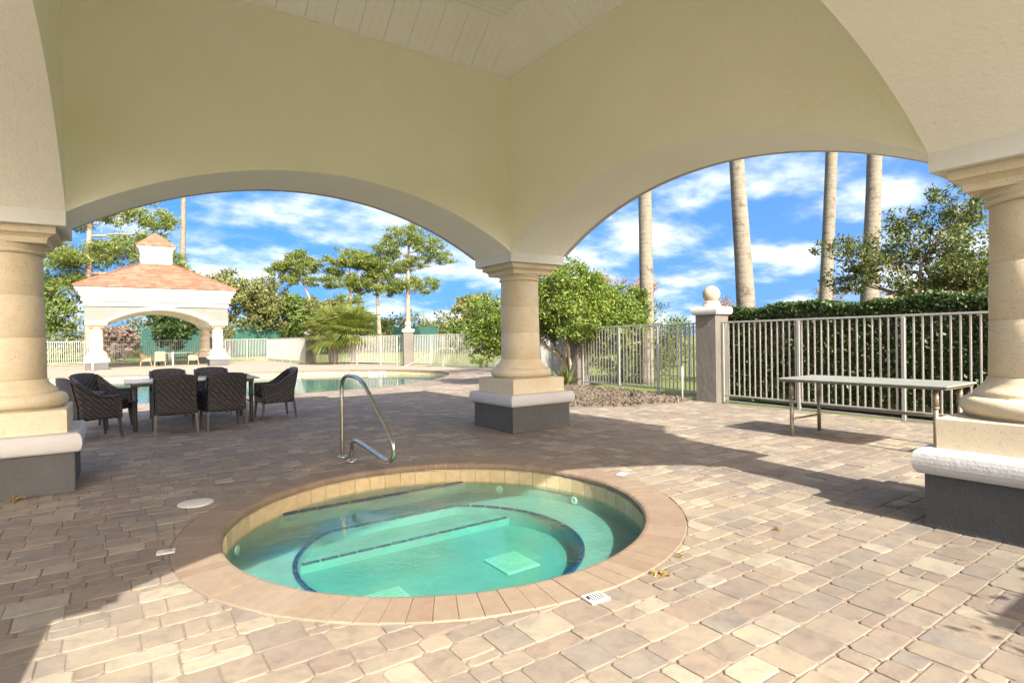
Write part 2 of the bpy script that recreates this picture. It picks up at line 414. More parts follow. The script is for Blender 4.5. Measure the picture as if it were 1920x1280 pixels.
def leafmat(name, stops, trans=0.35, rough=0.5, sc=0.8):
    m = newmat(name); g = G_(m); v = g.pos(); rnd = g.n('ShaderNodeNewGeometry').outputs['Random Per Island']
    f = g.math('ADD', g.math('MULTIPLY', rnd, 0.6), g.math('MULTIPLY', g.noise(sc, 3, 0.6, v), 0.4))
    col = g.ramp(f, stops)
    b = g.n('ShaderNodeBsdfPrincipled'); g.l(col, b.inputs['Base Color']); b.inputs['Roughness'].default_value = rough; b.inputs['Specular IOR Level'].default_value = 0.35
    t = g.n('ShaderNodeBsdfTranslucent'); g.l(g.mix(1.0, col, (1.25, 1.2, 0.6), 'MULTIPLY'), t.inputs[0])
    ms = g.n('ShaderNodeMixShader'); ms.inputs[0].default_value = trans; g.l(b.outputs[0], ms.inputs[1]); g.l(t.outputs[0], ms.inputs[2])
    o = g.n('ShaderNodeOutputMaterial'); g.l(ms.outputs[0], o.inputs[0]); return m
M['leaf_bush'] = leafmat('leaf_ligustrum', [(0.15, (0.047, 0.086, 0.015)), (0.45, (0.111, 0.176, 0.026)), (0.68, (0.188, 0.239, 0.039)), (0.9, (0.283, 0.283, 0.064))])
M['leaf_hedge'] = leafmat('leaf_hedge', [(0.15, (0.017, 0.038, 0.009)), (0.5, (0.038, 0.071, 0.017)), (0.8, (0.075, 0.112, 0.026)), (0.97, (0.120, 0.075, 0.030))], 0.25)
M['leaf_dark'] = leafmat('leaf_dark_tree', [(0.15, (0.028, 0.050, 0.015)), (0.5, (0.068, 0.096, 0.028)), (0.75, (0.173, 0.181, 0.045)), (0.97, (0.272, 0.245, 0.072))], 0.3)
M['needle'] = leafmat('pine_needle', [(0.15, (0.055, 0.090, 0.020)), (0.5, (0.139, 0.180, 0.040)), (0.8, (0.235, 0.265, 0.060)), (0.97, (0.319, 0.289, 0.080))], 0.35, 0.5, 0.35)
M['leaf_olive'] = leafmat('leaf_olive', [(0.15, (0.061, 0.080, 0.029)), (0.5, (0.146, 0.160, 0.056)), (0.8, (0.221, 0.226, 0.076)), (0.97, (0.254, 0.226, 0.103))], 0.35, 0.6, 0.3)
M['leaf_green'] = leafmat('leaf_green', [(0.15, (0.047, 0.080, 0.018)), (0.5, (0.108, 0.155, 0.038)), (0.9, (0.188, 0.235, 0.056))], 0.35, 0.6, 0.3)
M['frond'] = leafmat('palm_frond', [(0.15, (0.080, 0.113, 0.028)), (0.5, (0.160, 0.201, 0.045)), (0.9, (0.265, 0.281, 0.080))], 0.4)
M['twig_red'] = leafmat('rusty_twigs', [(0.15, (0.134, 0.084, 0.059)), (0.6, (0.252, 0.143, 0.092)), (0.95, (0.319, 0.185, 0.118))], 0.2, 0.8)
M['twig_brown'] = leafmat('bare_twigs', [(0.15, (0.126, 0.093, 0.074)), (0.6, (0.201, 0.153, 0.123)), (0.95, (0.253, 0.201, 0.156))], 0.2, 0.8)
M['ti'] = leafmat('red_leaf', [(0.2, (0.20, 0.02, 0.05)), (0.9, (0.34, 0.07, 0.09))], 0.3)
M['grass'] = leafmat('grass_blade', [(0.15, (0.076, 0.109, 0.025)), (0.9, (0.168, 0.193, 0.059))], 0.3)
M['dry'] = leafmat('dry_leaf', [(0.15, (0.252, 0.168, 0.063)), (0.9, (0.350, 0.252, 0.105))], 0.3)
M['chip'] = leafmat('mulch_chip', [(0.15, (0.074, 0.054, 0.038)), (0.6, (0.123, 0.100, 0.074)), (0.95, (0.160, 0.144, 0.115))], 0.0, 0.9)
M['bark'] = simple('bark', (0.28, 0.22, 0.17), (0.17, 0.13, 0.10), 7, 0.9, 0.7, 18, 0.03)
M['bark_pine'] = simple('pine_bark', (0.30, 0.215, 0.17), (0.20, 0.15, 0.12), 4, 0.9, 0.5, 9, 0.05)
M['bark_light'] = simple('light_bark', (0.42, 0.35, 0.25), (0.28, 0.22, 0.14), 6, 0.9, 0.5, 25, 0.01)
def palm_bark():
    m = newmat('palm_trunk'); g = G_(m); v = g.pos(); s = g.n('ShaderNodeSeparateXYZ'); g.l(v, s.inputs[0])
    z = g.math('ADD', s.outputs[2], g.math('MULTIPLY', g.noise(3, 3, 0.5, v), 0.12))
    ring = g.math('POWER', g.math('ABSOLUTE', g.math('SINE', g.math('MULTIPLY', z, 24.0))), 6.0)
    col = g.ramp(g.noise(4.5, 7, 0.7, v, 0.8), [(0.36, (0.080, 0.069, 0.055)), (0.44, (0.152, 0.134, 0.105)), (0.7, (0.188, 0.171, 0.134))])
    col = g.mix(g.math('MULTIPLY', ring, 0.13), col, (0.22, 0.18, 0.13))
    g.out(col, 0.85, g.bump(g.math('ADD', g.math('MULTIPLY', ring, -0.6), g.noise(30, 4, 0.6, v)), 0.4, 0.015), 0, 0.2); return m
M['palm_bark'] = palm_bark()
M['boots'] = simple('palm_boots', (0.40, 0.27, 0.16), (0.25, 0.18, 0.12), 9, 0.9, 0.6, 30, 0.02)
def lawn():
    m = newmat('lawn'); g = G_(m); v = g.pos()
    col = g.ramp(g.noise(0.35, 8, 0.7, v), [(0.3, (0.115, 0.135, 0.04)), (0.55, (0.165, 0.195, 0.055)), (0.75, (0.22, 0.21, 0.08))])
    col = g.mix(g.math('MULTIPLY', g.noise(40, 3, 0.6, v), 0.4), col, (0.06, 0.09, 0.02))
    g.out(col, 0.95, g.bump(g.noise(60, 3, 0.6, v), 0.6, 0.03), 0, 0.1); return m
M['lawn'] = lawn()
M['mulch'] = simple('mulch_soil', (0.162, 0.121, 0.084), (0.118, 0.084, 0.056), 25, 0.95, 0.7, 120, 0.015)
M['screen'] = simple('tennis_windscreen', (0.008, 0.051, 0.039), (0.013, 0.065, 0.049), 3, 0.8)
M['screen_post'] = simple('green_post', (0.012, 0.096, 0.084), None, 4, 0.6)
M['house'] = simple('house_stucco', (0.66, 0.53, 0.33), (0.60, 0.48, 0.30), 3, 0.9)
M['house_roof'] = simple('house_roof', (0.42, 0.30, 0.21), (0.34, 0.24, 0.17), 5, 0.9)
M['pane'] = simple('window_pane', (0.10, 0.16, 0.18), None, 4, 0.1, spec=0.6)
M['jet'] = simple('jet_fitting', (0.85, 0.85, 0.82), None, 10, 0.4)
M['blue'] = simple('blue_scrap', (0.05, 0.25, 0.45), None, 10, 0.5)

# ------------------------------------------------------------------ geometry data shared by the setting
CX, CY = 2.071, 3.979            # pavilion centre
HX, HY = 2.878, 2.915            # half spacing of its columns
SC = (2.071, 3.955)              # spa centre
SPA_IN, SPA_OUT = 1.535, 1.815
WATER_Z = -0.185

def catmull(P, n=10):
    out = []; m = len(P)
    for i in range(m):
        p0, p1, p2, p3 = (np.array(P[(i + k - 1) % m], float) for k in range(4))
        for j in range(n):
            t = j / n
            out.append(tuple(0.5 * ((2 * p1) + (-p0 + p2) * t + (2 * p0 - 5 * p1 + 4 * p2 - p3) * t * t + (-p0 + 3 * p1 - 3 * p2 + p3) * t ** 3)))
    return out
POOL = catmull([(-3.5, 15.1), (1.0, 15.0), (4.6, 14.95), (6.2, 15.2), (7.9, 16.2), (9.7, 18.0), (10.75, 19.9), (10.9, 21.8), (9.9, 24.0),
                (8.1, 25.7), (6.0, 26.6), (4.0, 27.2), (0.6, 29.0), (-3.5, 30.2), (-7.0, 29.0), (-8.0, 24.0), (-7.0, 18.0)], 8)
def inside(p, poly):
    x, y = p; c = False; j = len(poly) - 1
    for i in range(len(poly)):
        (xi, yi), (xj, yj) = poly[i], poly[j]
        if (yi > y) != (yj > y) and x < (xj - xi) * (y - yi) / (yj - yi) + xi: c = not c
        j = i
    return c
def offset_poly(poly, d):
    n = len(poly); out = []
    for i in range(n):
        a = np.array(poly[i - 1]); b = np.array(poly[(i + 1) % n]); t = b - a; t /= np.linalg.norm(t)
        out.append((poly[i][0] + t[1] * d, poly[i][1] - t[0] * d))
    return out
POOL_OUT = offset_poly(POOL, 0.32)
def circle(c, r, n): return [(c[0] + r * math.cos(2 * math.pi * i / n), c[1] + r * math.sin(2 * math.pi * i / n)) for i in range(n)]
def holed(name, outer, holes, z, mat, parent=None):
    loops = [[Vector((p[0], p[1], 0)) for p in outer]] + [[Vector((p[0], p[1], 0)) for p in h] for h in holes]
    tris = tessellate_polygon(loops); V = [v for l in loops for v in l]
    me = bpy.data.meshes.new(name); fs = []
    for t in tris:
        a, b, c = (V[i] for i in t)
        if (b - a).cross(c - a).z < 0: t = (t[0], t[2], t[1])
        fs.append(tuple(t))
    me.from_pydata([(v.x, v.y, z) for v in V], [], fs); me.materials.append(mat); me.update()
    return obj(name, me, parent)

# ------------------------------------------------------------------ ground, patio, mulch bed
def fence_x(y): return 9.5 + 0.07 * (y - 3.6)
PATIO = [(-26, -14), (9.3, -14), (9.5, 3.6), (fence_x(7.2) - 0.2, 7.2), (9.9, 12.0), (14.9, 20.0), (14.5, 23.6), (12.6, 27.2), (9.7, 34.2), (9.2, 43.6), (-10.0, 47.6), (-26, 48)]
MULCH = [(9.55, 7.3), (9.2, 7.30), (8.53, 7.33), (7.84, 7.50), (7.25, 7.85), (6.95, 8.35), (7.1, 9.4), (7.8, 10.8), (8.7, 12.1), (9.9, 12.9), (10.9, 12.6), (10.1, 11.4)]
lawn_o = holed('lawn', [(-500, -300), (600, -300), (600, 800), (-500, 800)], [PATIO], -0.06, M['lawn']); tag(lawn_o, kind='structure')
patio = holed('patio', PATIO, [circle(SC, SPA_OUT - 0.02, 72), POOL_OUT], -0.0065, M['deck']); tag(patio, kind='structure')
mb = MB()
cxm, cym = np.mean(np.array(MULCH), 0)
rings = []
for k, (s_, z_) in enumerate(((1.0, -0.012), (0.93, 0.035), (0.75, 0.06), (0.4, 0.07))):
    rings.append([(cxm + (p[0] - cxm) * s_, cym + (p[1] - cym) * s_, z_ + 0.012 * math.sin(7 * i + k)) for i, p in enumerate(MULCH)])
V = [p for r_ in rings for p in r_] + [(cxm, cym, 0.075)]; nm_ = len(MULCH); fs = []
for k in range(3):
    for i in range(nm_): fs.append((k * nm_ + i, (k + 1) * nm_ + i, (k + 1) * nm_ + (i + 1) % nm_, k * nm_ + (i + 1) % nm_))
for i in range(nm_): fs.append((3 * nm_ + i, 4 * nm_, 3 * nm_ + (i + 1) % nm_))
mb.add(V, fs, True); bed = mb.build('mulch_bed', M['mulch']); tag(bed, kind='structure')

def leaves(name, pts, size, mat, parent=None, aspect=0.45, axis=None, up_bias=0.0, jitter=0.35):
    pts = np.asarray(pts, np.float32); n = len(pts)
    u = rng.normal(size=(n, 3)); 
    if axis is not None: u = u * jitter + axis
    u /= np.linalg.norm(u, axis=1, keepdims=True) + 1e-9
    t = rng.normal(size=(n, 3)); t[:, 2] *= (1 - up_bias)
    vv = np.cross(u, t); vv /= np.linalg.norm(vv, axis=1, keepdims=True) + 1e-9
    s = size * rng.uniform(0.6, 1.3, size=(n, 1))
    P = np.stack([pts - u * s * 0.5, pts + vv * s * aspect * 0.5, pts + u * s * 0.5, pts - vv * s * aspect * 0.5], 1).reshape(-1, 3)
    Fc = np.arange(4 * n).reshape(n, 4)
    return obj(name, np_mesh(name, P, Fc, mat), parent)

# mulch chips
pts = []
while len(pts) < 5200:
    p = (random.uniform(6.9, 10.9), random.uniform(7.2, 12.9))
    if inside(p, MULCH):
        d = math.hypot(p[0] - cxm, p[1] - cym); pts.append((*p, 0.055 + random.uniform(-0.01, 0.03) - 0.05 * max(0, d / 2.2 - 0.55)))
ch = leaves('mulch_chips', pts, 0.09, M['chip'], bed, 0.35, up_bias=0.9); ch['kind'] = 'stuff'

# pavers: strips along y, cut round the spa, the pool and the planting bed
def clip_half(poly, nx, ny, d):
    out = []
    for i in range(len(poly)):
        a, b = poly[i], poly[(i + 1) % len(poly)]
        da, db = a[0] * nx + a[1] * ny - d, b[0] * nx + b[1] * ny - d
        if da >= 0: out.append(a)
        if (da >= 0) != (db >= 0):
            t = da / (da - db); out.append((a[0] + (b[0] - a[0]) * t, a[1] + (b[1] - a[1]) * t))
    return out
def paver_geo(poly, z, full=True):
    "rounded-edge stone from a convex outline"
    c = np.mean(np.array(poly), 0); n = len(poly); oc = []
    for i in range(n):
        p = np.array(poly[i]); a = np.array(poly[i - 1]) - p; b = np.array(poly[(i + 1) % n]) - p
        la, lb = np.linalg.norm(a), np.linalg.norm(b)
        k = min(0.016, la * 0.3, lb * 0.3) * random.uniform(0.6, 1.3)
        oc.append(p + a / (la + 1e-9) * k); oc.append(p + b / (lb + 1e-9) * k)
    m = len(oc); V = []; fs = []
    ext = max(0.03, min(np.linalg.norm(np.array(poly[0]) - np.array(poly[1])), np.linalg.norm(np.array(poly[1]) - np.array(poly[2]))))
    f1 = 1 - 0.008 / ext
    tilt = (random.uniform(-1, 1) * 0.010, random.uniform(-1, 1) * 0.010)
    def zz(q, dz): return z + dz + (q[0] - c[0]) * tilt[0] + (q[1] - c[1]) * tilt[1]
    for q in oc:
        r_ = c + (q - c) * f1; V.append((r_[0], r_[1], zz(r_, 0)))
    for q in oc: V.append((q[0], q[1], zz(q, -0.0028)))
    fs.append(tuple(range(m)))
    for i in range(m): fs.append((m + i, m + (i + 1) % m, (i + 1) % m, i))
    if full:
        for q in oc: V.append((q[0], q[1], z - 0.04))
        for i in range(m): fs.append((2 * m + i, 2 * m + (i + 1) % m, m + (i + 1) % m, m + i))
    return V, fs
cells = []
random.seed(21)
Y = -1.5
while Y < 21.9:
    hgt = random.choice((0.142, 0.152, 0.152, 0.185, 0.20, 0.228, 0.11))
    X = -6.0 - random.uniform(0, 0.25)
    while X < 14.6:
        wd = random.choice((0.134, 0.165, 0.165, 0.20, 0.228, 0.26, 0.10)); gap = 0.0022
        if hgt > 0.19 and random.random() < 0.38:
            k_ = random.choice((0.33, 0.5, 0.67)); parts = [(X, X + wd, Y, Y + hgt * k_), (X, X + wd, Y + hgt * k_, Y + hgt)]
            if random.random() < 0.4: parts = [parts[0]] + [(X, X + wd / 2, Y + hgt * k_, Y + hgt), (X + wd / 2, X + wd, Y + hgt * k_, Y + hgt)]
        else: parts = [(X, X + wd, Y, Y + hgt)]
        for (xa, xb, ya, yb) in parts:
            q_ = lambda: random.uniform(-0.003, 0.003)
            cells.append(([(xa + gap + q_(), ya + gap + q_()), (xb - gap + q_(), ya + gap + q_()), (xb - gap + q_(), yb - gap + q_()), (xa + gap + q_(), yb - gap + q_())], ((xa + xb) / 2, (ya + yb) / 2)))
        X += wd
    Y += hgt
singles = []; field_v = []; field_f = []
keep = []
for poly, c in cells:
    q = px((c[0], c[1], 0))
    if q is None: q = (-9999, 0, 20)
    if q[0] < -2500 and c[1] > 8: continue
    d = math.hypot(c[0] - SC[0], c[1] - SC[1])
    if d < SPA_OUT + 0.2:
        nx, ny = (c[0] - SC[0]) / d, (c[1] - SC[1]) / d
        poly = clip_half(poly, nx, ny, SC[0] * nx + SC[1] * ny + SPA_OUT + 0.004)
        if len(poly) < 3: continue
        A = 0.5 * abs(sum(poly[i][0] * poly[(i + 1) % len(poly)][1] - poly[(i + 1) % len(poly)][0] * poly[i][1] for i in range(len(poly))))
        if A < 0.0012: continue
    if c[1] > 14.0 and inside(c, POOL_OUT): continue
    if c[1] > 7 and c[0] > 6.5 and inside(c, MULCH): continue
    if not inside(c, PATIO): continue
    inv = -10 < q[0] < 1930 and 600 < q[1] < 1290
    A = 0.5 * abs(sum(poly[i][0] * poly[(i + 1) % len(poly)][1] - poly[(i + 1) % len(poly)][0] * poly[i][1] for i in range(len(poly))))
    keep.append((A / q[2] ** 3 if inv else 0.0, poly, q[2]))
keep.sort(key=lambda t: -t[0])
for i, (A, poly, dep) in enumerate(keep):
    V, fs = paver_geo(poly, random.uniform(-0.0022, 0.0022), dep < 9)
    if i < 300:
        me = bpy.data.meshes.new('paver'); me.from_pydata(V, [], fs); me.materials.append(M['paver']); me.update()
        obj('paver', me, patio)
    else:
        b = len(field_v); field_v += V; field_f += [tuple(b + k for k in f) for f in fs]
me = bpy.data.meshes.new('paver_field'); me.from_pydata(field_v, [], field_f); me.materials.append(M['paver_field']); me.update()
pf = obj('paver_field', me, patio); pf['kind'] = 'stuff'

# ------------------------------------------------------------------ pavilion
W_ = 0.473; ZP, ZB, ZT = 0.354, 0.526, 0.729; ZI, ZS, ZAP, ZC = 2.358, 2.487, 3.172, 4.842
def column(parent, x, y, name='column'):
    c = empty(name, (x, y, 0), 0, parent)
    m = MB(); m.sq([(0.50, 0), (0.504, 0.004), (0.504, ZP)]); m.build('plinth', M['gray'], c)
    m = MB(); m.sq([(0.50, ZP + 0.001)] + [(0.50 + 0.062 * math.sin(math.pi * t / 10) ** 0.6, ZP + 0.001 + (ZB - ZP) * (1 - math.cos(math.pi * t / 10)) / 2) for t in range(1, 10)] + [(0.50, ZB)], smooth=False); m.build('bullnose_band', M['white'], c)
    m = MB(); m.sq([(0.452, ZB - 0.01), (0.452, ZT - 0.008), (0.444, ZT)]); m.build('base_block', M['stone'], c)
    m = MB(); pr_ = [(0.40, ZT + 0.001)] + [(0.385 + 0.062 * math.sin(math.pi * t / 8), ZT + 0.012 + 0.125 * (1 - math.cos(math.pi * t / 8)) / 2) for t in range(0, 9)]
    pr_ += [(0.372, ZT + 0.14), (0.372, ZT + 0.155)] + [(0.35 + 0.022 * math.cos(t * 0.5), ZT + 0.155 + 0.03 * t / 3) for t in range(1, 4)] + [(0.335, ZT + 0.20), (0.305, ZT + 0.235), (0.296, ZT + 0.262), (0.29, ZT + 0.268)]
    m.lathe(pr_, 48); m.build('column_base', M['stone'], c)
    m = MB(); z0 = ZT + 0.268; z1 = 2.13; h = (z1 - z0) / 3
    prof = []
    for k in range(3):
        za, zb = z0 + h * k, z0 + h * (k + 1); ra, rb = 0.289 - 0.005 * k, 0.284 - 0.005 * k
        prof += [(ra - 0.005, za), (ra, za + 0.006), (rb, zb - 0.006), (rb - 0.005, zb)]
    m.lathe(prof, 48); m.build('shaft', M['stone'], c)
    m = MB(); m.lathe([(0.272, 2.13), (0.300, 2.135), (0.300, 2.16), (0.283, 2.165), (0.283, 2.175), (0.335, 2.225)], 48)
    m.sq([(0.325, 2.215), (0.33, 2.235), (0.335, 2.262), (0.365, 2.285), (0.395, 2.296), (0.395, ZI - 0.002)]); m.build('capital', M['stone'], c)
    m = MB(); m.sq([(W_ - 0.004, ZI), (W_, ZI + 0.004), (W_, ZS)]); m.build('impost', M['trim'], c)
    return c
def arch_wall(parent, along_x, sign):
    ha, hb = (HX, HY) if along_x else (HY, HX)
    a = ha - W_ ; Rr = (a * a + (ZAP - ZS) ** 2) / (2 * (ZAP - ZS)); zc0 = ZAP - Rr
    n = 40; xs = [-a + 2 * a * i / n for i in range(n + 1)]; zs = [zc0 + math.sqrt(Rr * Rr - x * x) for x in xs]
    bi, bo = (hb - W_), (hb + W_); top = ZC + 0.02; topo = 4.40
    def P(x, d, z): return (x, sign * d, z) if along_x else (sign * d, x, z)
    m = MB(); V = []; fs = []
    for x, z in zip(xs, zs): V += [P(x, bi, z), P(x, bi, top), P(x, bo, z), P(x, bo, topo)]
    fo = []
    for i in range(n):
        p, q = 4 * i, 4 * i + 4
        fs.append((p, q, q + 1, p + 1)); fo.append((p + 2, p + 3, q + 3, q + 2))
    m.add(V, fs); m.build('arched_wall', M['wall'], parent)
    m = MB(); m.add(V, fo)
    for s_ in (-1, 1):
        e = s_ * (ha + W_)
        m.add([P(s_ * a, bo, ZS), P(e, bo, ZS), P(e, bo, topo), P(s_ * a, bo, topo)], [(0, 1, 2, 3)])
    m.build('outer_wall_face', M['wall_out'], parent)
    m = MB(); V = []; fs = []
    for x, z in zip(xs, zs): V += [P(x, bi, z), P(x, bo, z)]
    for i in range(n): fs.append((2 * i, 2 * i + 1, 2 * i + 3, 2 * i + 2))
    m.add(V, fs, True)
    m.build('arch_soffit', M['soffit'], parent)
    # white moulding round the arch on the outside
    m = MB(); V = []; fs = []
    for x in xs:
        z = zc0 + math.sqrt(Rr * Rr - x * x); k = (Rr + 0.15) / Rr; x2, z2 = x * k, zc0 + (z - zc0) * k
        V += [P(x, bo - 0.02, z - 0.004), P(x, bo + 0.045, z - 0.004), P(x2, bo + 0.045, z2), P(x2, bo - 0.02, z2)]
    for i in range(n):
        p, q = 4 * i, 4 * i + 4
        for k in range(4): fs.append((p + k, p + (k + 1) % 4, q + (k + 1) % 4, q + k))
    m.add(V, fs)
    for s_ in (-1, 1):
        x0, x1 = s_ * (a + 0.06), s_ * (ha + W_ + 0.045)
        c = P((x0 + x1) / 2, bo + 0.0225, (ZI + ZS + 0.06) / 2); d = (abs(x1 - x0), 0.045, ZS + 0.06 - ZI)
        m.box(c, d if along_x else (d[1], d[0], d[2]))
    m.build('arch_moulding', M['white'], parent)
def roof_tiles(m, e0, z0, e1, z1, hx, hy, rows, tw, th=0.022):
    for side in range(4):
        ax = (hx if side % 2 == 0 else hy); ay = (hy if side % 2 == 0 else hx)
        def P(u, o, z):
            v = (u, -(ay + o), z)
            for _ in range(side): v = (-v[1], v[0], v[2])
            return v
        for r_ in range(rows):
            ta, tb = r_ / rows, (r_ + 1) / rows + 0.012
            oa, ob = e0 + (e1 - e0) * ta, e0 + (e1 - e0) * tb; za, zb = z0 + (z1 - z0) * ta, z0 + (z1 - z0) * tb
            half_a, half_b = ax + oa, ax + ob
            k = max(1, int(round(2 * half_a / tw))); w_ = 2 * half_a / k; sh = 0.5 * w_ if r_ % 2 else 0
            edges = [-half_a] + [e for e in (-half_a + sh + w_ * i for i in range(0 if sh else 1, k + 1)) if -half_a + 0.03 < e < half_a - 0.03] + [half_a]
            for i in range(len(edges) - 1):
                u0, u1 = edges[i] + 0.004, edges[i + 1] - 0.004; f = half_b / half_a
                t0, t1 = max(u0, -half_b), min(u1, half_b)
                if t1 - t0 < 0.01:
                    t0 = t1 = max(-half_b, min(half_b, (u0 + u1) / 2)); t1 = t0 + 0.01
                j = random.uniform(0, 0.008)
                m.add([P(u0, oa, za + th + j), P(u1, oa, za + th + j), P(t1, ob, zb + 0.004), P(t0, ob, zb + 0.004), P(u0, oa, za - 0.004), P(u1, oa, za - 0.004)], [(0, 1, 2, 3), (4, 5, 1, 0)])
def make_pavilion(detail_ceiling):
    p = empty('pavilion', (CX, CY, 0))
    for sx in (-1, 1):
        for sy in (-1, 1): column(p, sx * HX, sy * HY)
    for al in (True, False):
        for s_ in (-1, 1): arch_wall(p, al, s_)
    m = MB(); o = W_
    m.sq([(o - 0.03, 3.34), (o + 0.07, 3.34), (o + 0.07, 3.44), (o + 0.04, 3.46), (o + 0.04, 3.52), (o + 0.14, 3.60), (o + 0.14, 3.69), (o + 0.11, 3.71), (o + 0.13, 3.80), (o + 0.24, 3.93), (o + 0.24, 4.02), (o + 0.30, 4.05), (o + 0.33, 4.14), (o + 0.40, 4.22), (o + 0.40, 4.32), (o - 0.03, 4.32)], HX, HY, cap=False)
    m.build('cornice', M['white'], p)
    e0, z0, zr = o + 0.47, 4.33, 5.98; TH = 0.045; e1 = 0.80 - HX
    m = MB(); m.sq([(e0 - 0.02, z0 - 0.012), (e1, zr - 0.03)], HX, HY, cap=False); m.build('roof_deck', M['groove'], p)
    m = MB(); roof_tiles(m, e0, z0, e1 - 0.02, zr, HX, HY, 15, 0.30, TH)
    rt_ = m.build('roof_tiles', M['roof'], p); rt_['kind'] = 'stuff'
    for sx in (-1, 1):
        for sy in (-1, 1): m = MB(); m.tube([(sx * (HX + e0), sy * (HY + e0), z0 + 0.03), (sx * 0.8, sy * (HY + e1), zr + 0.03)], 0.055, 8); m.build('hip_cap', M['roof'], p)
    cu = empty('cupola', (0, 0, 0), 0, p)
    m = MB(); m.sq([(0.80, 5.85), (0.80, 6.62), (0.84, 6.64), (0.84, 6.72), (0.81, 6.74), (0.92, 6.88), (1.0, 6.98), (1.0, 7.02), (0.0, 7.03)], cap=False); m.build('cupola_box', M['white'], cu)
    m = MB(); roof_tiles(m, 1.05, 7.03, 0.03, 7.92, 0, 0, 7, 0.28); t = m.build('cupola_roof', M['roof'], cu); t['kind'] = 'stuff'
    m = MB(); m.sq([(1.03, 7.02), (0.0, 7.90)], cap=False); m.build('cupola_roof_deck', M['groove'], cu)
    # ceiling: sloped border, flat field, plank by plank
    bx_, by_ = HX - W_, HY - W_; zi = 5.25; ins = 0.5
    if detail_ceiling:
        m = MB(); m.sq([(0.02, ZC + 0.03), (-ins, zi + 0.04)], bx_, by_, cap=False); m.add([(-bx_, -by_, zi + 0.05), (bx_, -by_, zi + 0.05), (bx_, by_, zi + 0.05), (-bx_, by_, zi + 0.05)], [(0, 3, 2, 1)])
        m.build('ceiling_backing', M['groove'], p)
        pw = 0.305
        for side in range(4):
            ax, ay = (bx_, by_) if side % 2 == 0 else (by_, bx_)
            def P(u, t, dz):
                v = (u, -(ay - ins * t), ZC + (zi - ZC) * t + dz)
                for _ in range(side): v = (-v[1], v[0], v[2])
                return v
            k = int(round(2 * ax / pw)); w_ = 2 * ax / k
            for i in range(k):
                m = MB(); nb = 3
                for b_ in range(nb):
                    u0 = -ax + w_ * i + w_ * b_ / nb + (0.0025 if b_ == 0 else 0.006); u1 = -ax + w_ * i + w_ * (b_ + 1) / nb - (0.0025 if b_ == nb - 1 else 0.006)
                    def cl(u, t): return max(-(ax - ins * t) + 0.002, min(ax - ins * t - 0.002, u))
                    tmax0 = 1.0
                    pts_ = []
                    for (u, t) in ((u0, 0.0), (u1, 0.0), (u1, 1.0), (u0, 1.0)):
                        lim = ax - abs(u)           # where the mitre crosses this edge
                        tt = min(t, max(0.0, lim / ins)); pts_.append((u, tt))
                    V = [P(u, t, 0) for u, t in pts_] + [P(u, t, 0.012) for u, t in pts_]
                    m.add(V, [(0, 1, 2, 3), (0, 4, 5, 1), (1, 5, 6, 2), (2, 6, 7, 3), (3, 7, 4, 0)])
                    if b_ < nb - 1:
                        pts2 = []
                        for (u, t) in ((u1, 0.0), (u1 + 0.012, 0.0), (u1 + 0.012, 1.0), (u1, 1.0)): pts2.append((u, min(t, max(0.0, (ax - abs(u)) / ins))))
                        m.add([P(u, t, 0.009) for u, t in pts2], [(0, 1, 2, 3)])
                m.build('ceiling_plank', M['ceiling'], p)
        fx, fy = bx_ - ins, by_ - ins; k = int(round(2 * fy / pw)); w_ = 2 * fy / k
        for i in range(k):
            m = MB()
            for b_ in range(3):
                y0_ = -fy + w_ * i + w_ * b_ / 3 + 0.004; y1_ = -fy + w_ * i + w_ * (b_ + 1) / 3 - 0.004
                m.box((0, (y0_ + y1_) / 2, zi + 0.006), (2 * fx - 0.01, y1_ - y0_, 0.012))
            m.build('ceiling_plank', M['ceiling'], p)
        # edge strip along the wall with its fixings
        m = MB()
        for sx, sy, L_, al in ((0, -1, bx_, 1), (0, 1, bx_, 1), (-1, 0, by_, 0), (1, 0, by_, 0)):
            if al: m.box((0, sy * (by_ - 0.011), ZC - 0.004), (2 * L_ - 0.05, 0.022, 0.016))
            else: m.box((sx * (bx_ - 0.011), 0, ZC - 0.004), (0.022, 2 * L_, 0.016))
        m.build('ceiling_edge_strip', M['ceiling'], p)
    else:
        m = MB(); m.add([(-bx_, -by_, ZC), (bx_, -by_, ZC), (bx_, by_, ZC), (-bx_, by_, ZC)], [(0, 3, 2, 1)]); m.build('ceiling', M['ceiling'], p)
    return p
pav = make_pavilion(True)
tag(pav, 'arched cream stucco pavilion on stone columns, seen from inside, sheltering the round spa', 'pavilion', 'twin poolside pavilions')
gaz = make_pavilion(False); gaz.location = (CX + 0.05, CY + 36.3, 0)
tag(gaz, 'distant pavilion beyond the pool with terracotta roof and small white cupola', 'pavilion', 'twin poolside pavilions')

# ------------------------------------------------------------------ spa
spa = empty('spa', (SC[0], SC[1], 0)); tag(spa, 'round in-ground spa with brick coping and blue step edges under the pavilion', 'spa')
nb = 92; da = 2 * math.pi / nb; me = None
m = MB(); hw = da / 2 * 0.972; prof = [(SPA_OUT, -0.05), (SPA_OUT, -0.004), (SPA_OUT - 0.006, 0.004), (SPA_IN + 0.03, 0.006), (SPA_IN + 0.008, 0.001), (SPA_IN - 0.006, -0.013), (SPA_IN - 0.008, -0.035), (SPA_IN, -0.055), (SPA_IN + 0.05, -0.058)]
V = [(r_ * math.cos(s_), r_ * math.sin(s_), z_) for s_ in (-hw, hw) for (r_, z_) in prof]; k = len(prof)
m.add(V, [tuple(range(k)), tuple(range(2 * k - 1, k - 1, -1))] + [(i, k + i, k + (i + 1) % k, (i + 1) % k) for i in range(k)])
me = m.mesh('coping_brick', M['coping'])
